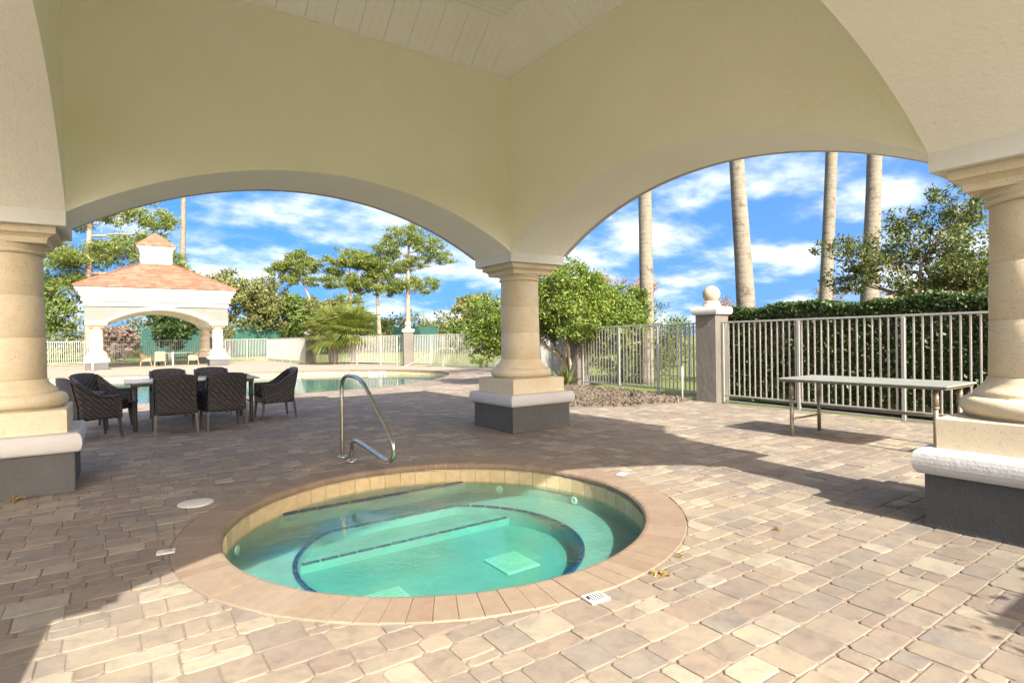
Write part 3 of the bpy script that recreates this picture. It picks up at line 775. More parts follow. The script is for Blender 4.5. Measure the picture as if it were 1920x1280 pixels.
for i in range(nb):
    o = obj('coping_brick', me, spa, (0, 0, random.uniform(-0.0015, 0.0015)), da * i)
m = MB(); m.lathe([(SPA_OUT - 0.002, -0.06), (SPA_OUT - 0.002, -0.0035), (SPA_IN + 0.012, -0.0035), (SPA_IN + 0.002, -0.05), (SPA_IN + 0.002, -0.06)], 96, cap=False); m.build('coping_bed', M['grout'], spa)
# waterline tiles, one gap for the skimmer
nt_ = 62; dt = 2 * math.pi / nt_; m = MB(); hw = dt / 2 * 0.975; zt0, zt1 = -0.215, -0.062
V = [(r_ * math.cos(s_), r_ * math.sin(s_), z_) for (r_, z_) in ((SPA_IN + 0.012, zt0), (SPA_IN + 0.012, zt1), (SPA_IN, zt0 + 0.003), (SPA_IN, zt1 - 0.003)) for s_ in (-hw, hw)]
m.add(V, [(4, 5, 7, 6), (0, 4, 6, 2), (5, 1, 3, 7), (6, 7, 3, 2), (0, 1, 5, 4)])
me = m.mesh('waterline_tile', M['tile'])
SK = [i for i in range(nt_) if abs((i * dt * 180 / math.pi) - 163) < 3.2]
for i in range(nt_):
    if i in SK: continue
    obj('waterline_tile', me, spa, (0, 0, 0), dt * i)
m = MB(); a0 = dt * (SK[0] - 0.5); a1 = dt * (SK[-1] + 0.5)
for (ra, rb) in ((SPA_IN + 0.006, SPA_IN + 0.25),):
    c0, s0, c1, s1 = math.cos(a0), math.sin(a0), math.cos(a1), math.sin(a1)
    V = [(ra * c0, ra * s0, zt0 - 0.02), (ra * c1, ra * s1, zt0 - 0.02), (ra * c1, ra * s1, zt1), (ra * c0, ra * s0, zt1), (rb * c0, rb * s0, zt0 - 0.02), (rb * c1, rb * s1, zt0 - 0.02), (rb * c1, rb * s1, zt1), (rb * c0, rb * s0, zt1)]
    m.add(V, [(4, 5, 6, 7), (0, 4, 7, 3), (1, 2, 6, 5), (3, 7, 6, 2), (0, 1, 5, 4)])
m.build('skimmer_mouth', M['tile'], spa)
# plaster shell: wall, entry step, bench ring with straight side, lower step, floor
Z1, Z2, Z3, ZF = -0.208, -0.305, -0.385, -0.445
RB = 1.065; D1, D2, D3 = 1.24, 0.88, 0.48
def disc_cut(r, n=80): return [(r * math.cos(2 * math.pi * i / n), r * math.sin(2 * math.pi * i / n)) for i in range(n)]
m = MB(); Rw = SPA_IN + 0.013
gap_out = [(Rw * math.cos(a1 + (2 * math.pi - (a1 - a0)) * i / 80), Rw * math.sin(a1 + (2 * math.pi - (a1 - a0)) * i / 80)) for i in range(81)]
V = [(x, y, z) for z in (ZF, -0.058) for (x, y) in gap_out]; m.add(V, [(i, i + 1, 82 + i, 81 + i) for i in range(80)], True)
V = [(Rw * math.cos(a), Rw * math.sin(a), z) for z in (ZF, zt0 - 0.02) for a in (a0, a1)]; m.add(V, [(0, 1, 3, 2)])
bench_in = [p for p in [(RB * math.cos(a), RB * math.sin(a)) for a in [2 * math.pi * i / 96 for i in range(96)]]]
bench_in = clip_half(bench_in, 0, -1, -D2)
bi_n = len(bench_in)
m.add([(x, y, z) for z in (ZF, Z2) for (x, y) in bench_in], [(i, bi_n + i, bi_n + (i + 1) % bi_n, (i + 1) % bi_n) for i in range(bi_n)])
m.add([(Rw * math.cos(a), Rw * math.sin(a), ZF) for a in [2 * math.pi * i / 96 for i in range(96)]], [tuple(range(96))])
shell = m.build('plaster_shell', M['plaster'], spa)
bo = holed('bench', disc_cut(Rw, 96), [bench_in], Z2, M['plaster'], spa)
x1_ = math.sqrt(Rw ** 2 - D1 ** 2); seg = [(Rw * math.cos(a), Rw * math.sin(a)) for a in np.linspace(math.asin(D1 / Rw), math.pi - math.asin(D1 / Rw), 30)]
m = MB(); m.prism(seg, Z2 - 0.01, Z1); m.build('entry_step', M['plaster'], spa)
seg3 = clip_half(bench_in, 0, 1, D3); m = MB(); m.prism(seg3, ZF - 0.01, Z3); m.build('lower_step', M['plaster'], spa)
def edge_tiles(path, z, wdt=0.034, ln=0.15):
    d = 0; P = [Vector((p[0], p[1], 0)) for p in path]; pts_ = [P[0]]; acc = 0
    # resample
    L_ = [0]
    for i in range(1, len(P)): L_.append(L_[-1] + (P[i] - P[i - 1]).length)
    def at(s_):
        for i in range(1, len(P)):
            if s_ <= L_[i] + 1e-9:
                t = (s_ - L_[i - 1]) / max(1e-9, L_[i] - L_[i - 1]); return P[i - 1].lerp(P[i], t)
        return P[-1]
    n = max(1, int(round(L_[-1] / ln))); st = L_[-1] / n
    for i in range(n):
        a, b = at(st * i + 0.008), at(st * (i + 1) - 0.008); c = (a + b) / 2; t = b - a; mm = MB()
        mm.box((0, 0, 0), (t.length, wdt, 0.012)); mm.build('edge_tile', M['edge_tile'], spa, (c.x, c.y, z), math.atan2(t.y, t.x))
edge_tiles([(-x1_ + 0.02, D1 + 0.02), (x1_ - 0.02, D1 + 0.02)], -0.1885)
for s_ in (-1, 1):
    mm = MB(); mm.box((0, 0, 0), (0.012, 0.05, 0.06)); mm.build('edge_tile', M['edge_tile'], spa, (s_ * (x1_ - 0.005), D1 + 0.02, Z1 + 0.03), 0)
kk = max(range(bi_n), key=lambda i: bench_in[i][0] if bench_in[i][1] > D2 - 1e-6 else -9)   # right end of the straight part
ordered = bench_in[kk:] + bench_in[:kk]
loop = [(x * 1.012, y * 1.012) for (x, y) in ordered]
edge_tiles(loop + [loop[0]], Z2 + 0.003)
x3 = math.sqrt(RB ** 2 - D3 ** 2); edge_tiles([(-x3 + 0.01, D3 + 0.02), (x3 - 0.01, D3 + 0.02)], Z3 + 0.003)
for (x, y) in ((0.43, -0.31), (-0.60, -0.36)):
    mm = MB(); mm.cbox((0, 0, -0.006), (0.30, 0.34, 0.016), 0.004)
    d_ = mm.build('main_drain', M['drain'], spa, (x, y, ZF + 0.016))
    mm = MB()
    for i in range(9): mm.box((0, -0.13 + i * 0.0325, 0.0035), (0.25, 0.012, 0.004))
    mm.build('grate_bars', M['grout'], d_)
for a_ in (40, 8, 100, 150, 300, 240):
    mm = MB(); mm.lathe([(0.012, 0.004), (0.016, 0.012), (0.036, 0.012), (0.04, 0.0)], 20)
    j_ = mm.build('jet', M['jet'], spa, ((Rw - 0.002) * math.cos(R(a_)), (Rw - 0.002) * math.sin(R(a_)), -0.262)); j_.rotation_euler = (R(90), 0, R(a_ - 90))
m = MB(); m.lathe([(SPA_IN + 0.017, ZF - 0.03), (SPA_IN + 0.017, WATER_Z)], 96, smooth=False)
m.build('water', M['spa_water'], spa)

# handrail
rail = empty('spa_handrail', (2.08, 6.2, 0)); tag(rail, 'bent stainless steel handrail curving down into the round spa', 'handrail')
def smooth_path(P, n=6):
    P = [np.array(p, float) for p in P]; Q = [P[0]] + P + [P[-1]]; out = []
    for i in range(1, len(Q) - 2):
        for j in range(n):
            t = j / n; p0, p1, p2, p3 = Q[i - 1:i + 3]
            out.append(0.5 * ((2 * p1) + (-p0 + p2) * t + (2 * p0 - 5 * p1 + 4 * p2 - p3) * t * t + (-p0 + 3 * p1 - 3 * p2 + p3) * t ** 3))
    out.append(P[-1]); return [tuple(p) for p in out]
pathp = [(6.35, -0.01), (6.34, 0.30), (6.335, 0.62), (6.33, 0.78), (6.28, 0.875), (6.16, 0.92), (6.0, 0.925), (5.82, 0.915), (5.66, 0.87), (5.50, 0.775), (5.2, 0.575), (5.02, 0.455), (4.93, 0.37), (4.905, 0.29), (4.94, 0.215), (5.03, 0.175), (5.14, 0.178), (5.4, 0.205), (5.72, 0.235), (5.88, 0.243), (5.98, 0.225), (6.03, 0.16), (6.045, 0.08), (6.05, -0.01)]
m = MB(); m.tube([(0, y - 6.2, z) for (y, z) in smooth_path(pathp, 5)], 0.021, 16); m.build('tube', M['steel'], rail)
for y in (6.35, 6.05):
    m = MB(); m.lathe([(0.024, 0.030), (0.034, 0.024), (0.058, 0.014), (0.062, 0.002)], 28, (0, y - 6.2)); m.build('base_flange', M['steel'], rail)

# small things let into the paving
m = MB(); m.lathe([(0.132, 0.001), (0.132, 0.006), (0.125, 0.009), (0.0005, 0.010)], 40, cap=False)
lid = m.build('skimmer_lid', M['plastic'], None, (0.525, 5.29, 0)); tag(lid, 'round cream plastic skimmer lid in the paving left of the spa', 'lid')
def deck_tile(label, x, y, rz, sx, sy, marks):
    o = empty('deck_marker', (x, y, 0.0), rz); tag(o, label, 'marker tile', 'marker tiles round the spa')
    m = MB(); m.cbox((0, 0, 0.006), (sx, sy, 0.012), 0.002); m.build('plate', M['mark_white'], o)
    if marks:
        m = MB()
        for mk in marks: m.box((mk[0], mk[1], 0.0128), (mk[2], mk[3], 0.0012), mk[4] if len(mk) > 4 else 0)
        m.build('lettering', M['mark_black'], o)
    return o
deck_tile('white marker plate with dark bars beside the near coping of the spa', 1.945, 2.10, R(-4), 0.115, 0.095, [(-0.032 + 0.0165 * i, 0.0, 0.006, 0.062) for i in range(5)] + [(-0.043, 0.012, 0.012, 0.022), (-0.047, -0.006, 0.008, 0.014)])
deck_tile('small white marker tile with one dark smudge, left of the spa', 0.245, 4.16, R(-8), 0.10, 0.07, [(0.012, 0.002, 0.045, 0.008, 0.12), (0.022, 0.004, 0.02, 0.014)])
deck_tile('plain white marker tile in the sun, right of the spa', 3.915, 3.84, R(20), 0.10, 0.07, [(0.0, 0.012, 0.04, 0.006)])
def tuft(name, label, x, y, n, size, mat, spread, cat, z=0.01):
    a = rng.normal(size=(n, 3)) * (spread, spread, 0.004) + (x, y, z)
    axis = rng.normal(size=(n, 3)); axis[:, 2] = np.abs(axis[:, 2]) * 0.5
    o = leaves(name, a - np.array((x, y, 0)), size, mat, None, 0.12, axis, 0.3); o.location = (x, y, 0); tag(o, label, cat)
tuft('dry_grass_tuft', 'dry straw tuft in the joints near the right rim of the spa', 2.42, 2.10, 40, 0.06, M['dry'], 0.02, 'grass tuft')
tuft('dry_grass_tuft', 'small dry tuft between pavers right of the spa coping', 2.72, 2.2, 25, 0.05, M['dry'], 0.014, 'grass tuft')
tuft('dry_grass_tuft', 'tiny dry weed in the sunny paving before the right column', 3.6, 2.12, 22, 0.05, M['dry'], 0.014, 'grass tuft')
tuft('fallen_leaf', 'crumpled orange leaf on the pavers at the left column plinth', -0.70, 6.31, 14, 0.09, M['dry'], 0.022, 'leaf', 0.03)

# ------------------------------------------------------------------ pool
pool = empty('swimming_pool', (0, 0, 0)); tag(pool, 'large freeform swimming pool with tan coping and cream waterline tiles', 'pool', kind='structure')
holed('pool_floor', POOL, [], -1.15, M['plaster'], pool)
m = MB(); n_ = len(POOL)
m.add([(x, y, z) for z in (-1.15, -0.24) for (x, y) in POOL], [(i, (i + 1) % n_, n_ + (i + 1) % n_, n_ + i) for i in range(n_)]); m.build('pool_wall', M['plaster'], pool)
def resample(poly, step):
    P = [np.array(p) for p in poly] + [np.array(poly[0])]; L_ = [0]
    for i in range(1, len(P)): L_.append(L_[-1] + np.linalg.norm(P[i] - P[i - 1]))
    n = int(L_[-1] / step); out = []
    for k in range(n):
        s_ = L_[-1] * k / n; i = np.searchsorted(L_, s_, 'right'); t = (s_ - L_[i - 1]) / (L_[i] - L_[i - 1]); out.append(tuple(P[i - 1] + (P[i] - P[i - 1]) * t))
    return out
def band(poly, step, o0, o1, z0, z1, gap):
    P = resample(poly, step); n = len(P); m = MB(); A = offset_poly(P, o0); B = offset_poly(P, o1)
    for i in range(n):
        j = (i + 1) % n
        def lp(a, b, t): return (a[0] + (b[0] - a[0]) * t, a[1] + (b[1] - a[1]) * t)
        q = [lp(A[i], A[j], gap), lp(A[i], A[j], 1 - gap), lp(B[i], B[j], 1 - gap), lp(B[i], B[j], gap)]
        m.prism(q[::-1] if False else q, z0, z1)
    return m
c_ = band(POOL, 0.12, -0.02, 0.31, -0.06, 0.004, 0.03).build('coping_bricks', M['coping'], pool); c_['kind'] = 'stuff'
c_ = band(POOL, 0.30, 0.0, 0.02, -0.26, -0.062, 0.012).build('waterline_tiles', M['tile'], pool); c_['kind'] = 'stuff'
holed('pool_water', POOL, [], -0.20, M['pool_water'], pool)
def depth_marker(label, x, y, rz, txt, wdt):
    o = empty('depth_marker', (x, y, -0.135), rz); tag(o, label, 'depth marker', 'depth markers on the pool tiles')
    k = len(txt); tw_ = wdt / k
    for i, c in enumerate(txt):
        m = MB(); m.cbox((-wdt / 2 + tw_ * (i + 0.5), 0, 0), (tw_ * 0.96, 0.03, 0.135), 0.003); m.build('marker_tile', M['mark_white'], o)
        if c != ' ':
            cu_ = bpy.data.curves.new('digit', 'FONT'); cu_.body = c; cu_.size = 0.15; cu_.align_x = 'CENTER'; cu_.align_y = 'CENTER'; cu_.extrude = 0.002
            cu_.materials.append(M['mark_black']); t0_ = bpy.data.objects.new('digit_outline', cu_); COL.objects.link(t0_); dg = bpy.context.evaluated_depsgraph_get(); me_ = bpy.data.meshes.new_from_object(t0_.evaluated_get(dg)); bpy.data.objects.remove(t0_); bpy.data.curves.remove(cu_); t = obj('digit', me_, o)
            t.location = (-wdt / 2 + tw_ * (i + 0.5), -0.0175, 0); t.rotation_euler = (R(90), 0, 0)
depth_marker('white four-tile depth marker on the far pool wall', 9.55, 24.25, R(-42), '1F08', 0.80)
depth_marker('white two-tile depth marker beside the end chair', 6.55, 26.28, R(-22), '12', 0.50)
depth_marker('row of white marker tiles glimpsed over the left end of the dining table', 0.95, 28.7, R(-28), '1 308', 1.1)
# pool rail
pr2 = empty('pool_handrail', (12.2, 24.3, 0)); tag(pr2, 'thin white handrail slanting down into the far end of the pool', 'handrail')
m = MB(); m.tube([(-1.9 + 0.0, 1.3, -0.35), (-1.0, 0.78, 0.02), (0.40, -0.20, 0.86), (0.75, -0.45, 0.90), (0.98, -0.60, 0.80), (1.0, -0.62, 0.4), (1.0, -0.62, -0.01)], 0.016, 8); m.build('tube', M['alum'], pr2)

# ------------------------------------------------------------------ fences and pillars
pick = MB(); pick.cbox((0, 0, 0.72), (0.024, 0.024, 1.40), 0.003); PICK = pick.mesh('picket', M['alum'])
post = MB(); post.cbox((0, 0, 0.763), (0.052, 0.052, 1.53), 0.004); POST = post.mesh('post', M['alum'])
def fence(label, p0, p1, post_at, sep=0.114, single=True, lower=True, end_gap=0.04, z=0.0):
    p0, p1 = Vector((*p0, z)), Vector((*p1, z)); d = p1 - p0; Ln = d.length; a = math.atan2(d.y, d.x)
    o = empty('picket_fence', p0, a); tag(o, label, 'fence', 'white aluminium picket fences')
    posts = [t for t in post_at]
    m = MB(); m.cbox((Ln / 2, 0, 1.545), (Ln, 0.034, 0.03), 0.004); m.build('top_rail', M['alum'], o)
    m = MB(); m.cbox((Ln / 2, 0, 0.14), (Ln, 0.034, 0.03), 0.004); m.build('bottom_rail', M['alum'], o)
    if lower: m = MB(); m.cbox((Ln / 2, 0, 0.028), (Ln, 0.03, 0.03), 0.004); m.build('ground_rail', M['alum'], o)
    for t in posts: obj('post', POST, o, (t, 0, 0))
    xs = []; t = end_gap
    while t < Ln - 0.02:
        if all(abs(t - q) > 0.055 for q in posts): xs.append(t)
        t += sep
    if single:
        for t in xs: obj('picket', PICK, o, (t, 0, 0.13), random.uniform(-0.02, 0.02))
    else:
        m = MB()
        for t in xs: m.box((t, 0, 0.84), (0.026, 0.026, 1.40))
        q = m.build('pickets', M['alum'], o); q['kind'] = 'stuff'
    return o
def pillar(label, x, y, rz=0, s=0.22, h=1.70):
    o = empty('fence_pillar', (x, y, 0), rz); tag(o, label, 'pillar', 'ball-topped fence pillars')
    m = MB(); m.sq([(s, -0.03), (s, h)]); m.build('pillar_body', M['pillar'], o)
    m = MB(); m.sq([(s + 0.01, h)] + [(s + 0.012 + 0.055 * math.sin(math.pi * t / 8) ** 0.7, h + 0.16 * (1 - math.cos(math.pi * t / 8)) / 2) for t in range(1, 8)] + [(s + 0.0, h + 0.16), (0.12, h + 0.175)]); m.build('cap', M['white'], o)
    m = MB(); m.lathe([(0.165, h + 0.16), (0.17, h + 0.19), (0.165, h + 0.21), (0.135, h + 0.225), (0.15, h + 0.24), (0.15, h + 0.262), (0.12, h + 0.275)], 28); m.build('ball_base', M['stone'], o)
    m = MB(); m.sphere((0, 0, h + 0.41), 0.168, 28, 16); m.build('ball', M['ball'], o)
pillar('grey pillar with white cap and stone ball between the two right fences', 9.72, 7.03, R(3))
pillar('grey pillar half hidden behind the leafy tree beside the mulch bed', 10.17, 11.55, R(3))
pillar('distant grey ball-topped pillar at the far end of the pool', 12.35, 27.05, R(-20), 0.24)
pillar('distant ball-topped pillar partly hidden by the pool palms', 9.41, 34.1, R(-10), 0.26)
pillar('ball-topped pillar behind the right column of the distant pavilion', 5.75, 45.9, R(-10), 0.24)
fence('white picket fence in front of the clipped hedge at right', (9.72, 6.80), (9.15, -1.4), [0.03, 1.58, 3.21, 4.84, 6.47])
fence('white picket fence along the mulch bed behind the leafy tree', (10.12, 11.3), (9.75, 7.27), [0.03, 1.48, 2.78])
fence('second white gate fence glimpsed behind the mulch bed fence', (13.6, 13.4), (13.2, 9.4), [0.03, 1.3, 2.6, 3.96], lower=False)
fence('far white fence left of and behind the distant pavilion', (-12.0, 48.2), (5.6, 45.9), [0.03, 2.1, 4.2, 6.3, 8.4, 10.5, 12.6, 14.7, 16.8], single=False)
fence('far white fence right of the distant pavilion', (5.95, 45.85), (8.95, 43.4), [0.8, 2.4], single=False)
fence('far white fence running toward the palms, seen almost edge on', (8.95, 43.4), (9.42, 34.35), [0.03, 1.8, 3.6, 5.4, 7.2], single=False)
fence('far white fence between the pool palms and the ball pillar', (9.5, 33.85), (12.25, 27.3), [1.8, 3.6, 5.4, 6.6], single=False)
fence('white fence running from the far ball pillar along the pool end', (12.5, 26.9), (14.9, 20.2), [1.3, 2.1, 3.1, 3.9, 5.2, 6.6], single=False)
fence('white fence mostly hidden behind the leafy tree and centre column', (14.9, 20.2), (10.3, 11.75), [0.03, 2.0, 4.0, 6.0, 8.0], single=False)
m = MB(); m.tube([(0, 0, 0), (0.005, 0, 0.70)], 0.017, 10); st = m.build('white_stake', M['mark_white'], None, (9.2, 7.36, 0)); st.rotation_euler = (R(1), 0, 0); tag(st, 'thin white plastic stake standing in front of the grey pillar', 'stake')
lb = empty('garden_light', (8.85, 8.31, 0.05)); tag(lb, 'small dark landscape light box on the mulch bed', 'light')
m = MB(); m.cbox((0, 0, 0.05), (0.13, 0.10, 0.09), 0.012); m.build('housing', M['dark_metal'], lb)
m = MB(); m.tube([(0, 0, -0.08), (0, 0, 0.02)], 0.012, 8); m.build('spike', M['dark_metal'], lb)

# ------------------------------------------------------------------ folding table at right
ft = empty('folding_table', (7.42, 3.17, 0)); tag(ft, 'grey folding table on tall metal legs before the hedge fence', 'table')
TX, TY = 0.43, 0.915
m = MB(); m.cbox((0, 0, 0.728), (2 * TX, 2 * TY, 0.022), 0.008); m.build('table_top', M['table_top'], ft)
m = MB(); m.box((0, 0, 0.706), (2 * TX - 0.05, 2 * TY - 0.05, 0.022)); m.build('apron', M['table_leg'], ft)
for sy in (-1, 1):
    for sx in (-1, 1):
        m = MB(); m.tube([(sx * 0.34, sy * 0.78, 0.0), (sx * 0.34, sy * 0.78, 0.50)], 0.024, 12); m.tube([(sx * 0.34, sy * 0.78, 0.50), (sx * 0.34, sy * 0.78, 0.70)], 0.029, 12)
        m.tube([(sx * 0.34, sy * 0.78, 0.49), (sx * 0.34, sy * 0.78, 0.51)], 0.033, 12); m.build('leg', M['table_leg'], ft)
    m = MB(); m.tube([(-0.34, sy * 0.78, 0.22), (0.34, sy * 0.78, 0.22)], 0.013, 8); m.build('cross_bar', M['table_leg'], ft)
m = MB(); m.cbox((0.34, 0, 0.33), (0.03, 1.56, 0.035), 0.005); m.build('stretcher', M['table_leg'], ft)

# ------------------------------------------------------------------ wicker dining set
def make_chair(mat, legmat):
    c = empty('wicker_chair')
    # plan path of the woven shell: front left -> back -> front right (chair faces +y)
    def shell(us):
        V = []
        for u in us:
            s_ = abs(u)                              # 0 centre of back, 1 back corner, 2 front of arm
            sg = 1 if u >= 0 else -1
            if s_ <= 1: x, y = sg * (0.255 * s_), -0.255 + 0.02 * s_ * s_
            else: x, y = sg * (0.255 + 0.022 * (s_ - 1)), -0.235 + 0.50 * (s_ - 1)
            k = min(1, max(0, (s_ - 0.85) / 0.75)); k = k * k * (3 - 2 * k)
            top = 0.862 - 0.022 * min(1, s_) ** 2 - (0.262 - 0.0) * k
            lean = -0.085 * (1 - min(1, max(0, s_ - 1) / 0.7))
            V.append((x, y, top, lean))
        return V
    def panel(name, us):
        S = shell(us); m = MB(); V = []; nz = 8; n = len(S)
        for side in (0, 1):
            for i, (x, y, top, lean) in enumerate(S):
                a, b = S[max(0, i - 1)], S[min(n - 1, i + 1)]; t = Vector((b[0] - a[0], b[1] - a[1], 0)).normalized(); nn = Vector((t.y, -t.x, 0)) * (0.018 if side else -0.018)
                for k in range(nz + 1):
                    z = 0.275 + (top - 0.275) * k / nz; tt = max(0, (z - 0.45) / 0.41)
                    q = 0.6 if k == nz else 1.0
                    V.append((x + nn.x * q, y + lean * tt + nn.y * q, z))
        fs = []; o2 = n * (nz + 1)
        for i in range(n - 1):
            for k in range(nz):
                a, b = i * (nz + 1) + k, (i + 1) * (nz + 1) + k
                fs.append((a, b, b + 1, a + 1)); fs.append((o2 + a, o2 + a + 1, o2 + b + 1, o2 + b))
            a, b = i * (nz + 1) + nz, (i + 1) * (nz + 1) + nz; fs.append((a, b, o2 + b, o2 + a))
            a, b = i * (nz + 1), (i + 1) * (nz + 1); fs.append((a, o2 + a, o2 + b, b))
        for i in (0, n - 1):
            for k in range(nz): a = i * (nz + 1) + k; fs.append((a, a + 1, o2 + a + 1, o2 + a))
        m.add(V, fs, True); m.build(name, mat, c)
    panel('backrest', list(np.linspace(-1, 1, 13)))
    panel('arm_panel', list(np.linspace(-2, -1, 11))); panel('arm_panel', list(np.linspace(1, 2, 11)))
    for sg in (-1, 1):
        S = shell(list(np.linspace(sg, 2 * sg, 12)))
        m = MB(); m.tube([(x, y + l * max(0, (t - 0.45) / 0.41), t) for (x, y, t, l) in S], [0.024] * 12, 8); m.build('arm_rail', mat, c)
        m = MB(); m.cbox((sg * 0.277, 0.262, 0.43), (0.05, 0.022, 0.31), 0.006); m.build('arm_front', mat, c)
    m = MB(); m.cbox((0, 0.015, 0.40), (0.475, 0.46, 0.07), 0.02); m.build('seat', M['cushion'] if mat == M['wicker'] else mat, c)
    m = MB(); m.cbox((0, 0.262, 0.325), (0.50, 0.02, 0.09), 0.004); m.build('front_apron', mat, c)
    for sx in (-1, 1):
        for sy in (-1, 1):
            m = MB(); x, y = sx * 0.255, sy * 0.245 - (0.0 if sy > 0 else 0.0)
            P = [(x - 0.02, y - 0.02, 0.29), (x + 0.02, y - 0.02, 0.29), (x + 0.02, y + 0.02, 0.29), (x - 0.02, y + 0.02, 0.29)]
            ox, oy = sx * 0.012, sy * 0.03; Q = [(x + ox - 0.013, y + oy - 0.013, 0), (x + ox + 0.013, y + oy - 0.013, 0), (x + ox + 0.013, y + oy + 0.013, 0), (x + ox - 0.013, y + oy + 0.013, 0)]
            m.add(Q + P, [(3, 2, 1, 0), (4, 5, 6, 7), (0, 1, 5, 4), (1, 2, 6, 5), (2, 3, 7, 6), (3, 0, 4, 7)]); m.build('leg', legmat, c)
    return c
ch0 = make_chair(M['wicker'], M['dark_metal'])
spots = [(0.72, 9.77, 0, 'dark wicker armchair with its back to the spa, left of the near pair'),
         (1.36, 9.75, 4, 'dark wicker armchair with its back to the spa, right of the near pair'),
         (2.27, 10.46, 92, 'dark wicker armchair at the right end of the dining table'),
         (0.77, 11.55, 180, 'dark wicker armchair across the table, left of the far pair'),
         (1.45, 11.57, 178, 'dark wicker armchair across the table, right of the far pair'),
         (-0.28, 9.93, -68, 'dark wicker armchair nearest the left stone column, turned side on'),
         (-0.16, 11.05, -128, 'dark wicker armchair at the left table end facing the spa')]
for i, (x, y, a, lab) in enumerate(spots):
    o = ch0 if i == 0 else copy_tree(ch0); o.location = (x, y, 0); o.rotation_euler = (0, 0, R(a)); tag(o, lab, 'chair', 'dark wicker chairs round the dining table')
dt_ = empty('dining_table', (1.04, 10.66, 0)); tag(dt_, 'dark outdoor dining table ringed by wicker armchairs', 'table')
m = MB(); m.cbox((0, 0, 0.722), (1.86, 1.10, 0.03), 0.01); m.build('table_top', M['glass_top'], dt_)
m = MB(); m.cbox((0, 0, 0.685), (1.70, 0.94, 0.045), 0.006); m.build('table_frame', M['dark_metal'], dt_)
for sx in (-1, 1):
    for sy in (-1, 1):
        m = MB(); m.lathe([(0.026, 0.0), (0.032, 0.02), (0.030, 0.30), (0.034, 0.44), (0.042, 0.45), (0.042, 0.47), (0.036, 0.48), (0.036, 0.67)], 16, (sx * 0.80, sy * 0.47)); m.build('leg', M['dark_metal'], dt_)
    m = MB(); m.tube([(sx * 0.80, -0.47, 0.33), (sx * 0.80, 0.47, 0.33)], 0.014, 8); m.build('stretcher', M['dark_metal'], dt_)
ch1 = make_chair(M['wicker_tan'], M['wicker_tan'])
for i, (x, y, a, lab) in enumerate(((1.55, 40.4, -95, 'tan wicker chair at the left of the pavilion table'), (2.2, 39.6, 0, 'tan wicker chair under the distant pavilion seen from behind'), (4.0, 40.0, 80, 'tan wicker chair at the right of the pavilion table'))):
    o = ch1 if i == 0 else copy_tree(ch1); o.location = (x, y, 0); o.rotation_euler = (0, 0, R(a)); tag(o, lab, 'chair', 'tan wicker chairs under the distant pavilion')
gt = empty('pavilion_table', (3.0, 40.6, 0)); tag(gt, 'pale table on dark legs under the distant pavilion', 'table')
m = MB(); m.cbox((0, 0, 0.74), (1.9, 1.0, 0.04), 0.01); m.build('table_top', M['plastic'], gt)
for sx in (-1, 1):
    for sy in (-1, 1): m = MB(); m.tube([(sx * 0.8, sy * 0.4, 0), (sx * 0.8, sy * 0.4, 0.72)], 0.03, 8); m.build('leg', M['dark_metal'], gt)
m = MB(); m.tube([(0, 0, -0.01), (0, 0, 0.86)], 0.045, 10); bo_ = m.build('bollard', M['mark_white'], None, (2.55, 35.2, 0)); tag(bo_, 'white post on the far pool deck before the distant pavilion', 'post')
m = MB(); m.tube([(0, 0, -0.01), (0, 0, 0.90)], 0.05, 10); bo_ = m.build('bollard', M['mark_white'], None, (-0.9, 35.6, 0)); tag(bo_, 'white post in front of the left pavilion column', 'post')

# ------------------------------------------------------------------ vegetation
def blob_points(blobs, n, sub=40, sig=0.16, shell=0.5):
    vols = np.array([b[3] * b[4] * b[5] for b in blobs]); vols = vols ** 0.8; pr_ = vols / vols.sum(); out = []; ax = []
    for b, k in zip(blobs, (pr_ * n).astype(int)):
        ns = max(4, int(sub))
        d = rng.normal(size=(ns, 3)); d /= np.linalg.norm(d, axis=1, keepdims=True); r_ = shell + (1 - shell) * rng.random((ns, 1)) ** 0.6
        cs = d * r_; idx = rng.integers(0, ns, k); p = cs[idx] + rng.normal(size=(k, 3)) * sig
        out.append(p * np.array(b[3:6]) + np.array(b[:3])); ax.append(rng.normal(size=(k, 3)) * 0.6 + (p - cs[idx]) / sig * 0.6 + (0, 0, 0.25))
    return np.concatenate(out), np.concatenate(ax)
def limb(m, a, b, r0, r1, n=6, sag=0.15, k=5):
    a, b = Vector(a), Vector(b); L_ = (b - a).length; pts_ = []
    j = [Vector((random.uniform(-1, 1), random.uniform(-1, 1), random.uniform(-1, 1))) * L_ * 0.05 for _ in range(k + 1)]
    for i in range(k + 1):
        t = i / k; p = a.lerp(b, t) + (j[i] if 0 < i < k else Vector()) + Vector((0, 0, -math.sin(t * math.pi) * sag * L_ * 0.5)); pts_.append(p)
    m.tube(pts_, [r0 + (r1 - r0) * i / k for i in range(k + 1)], n)
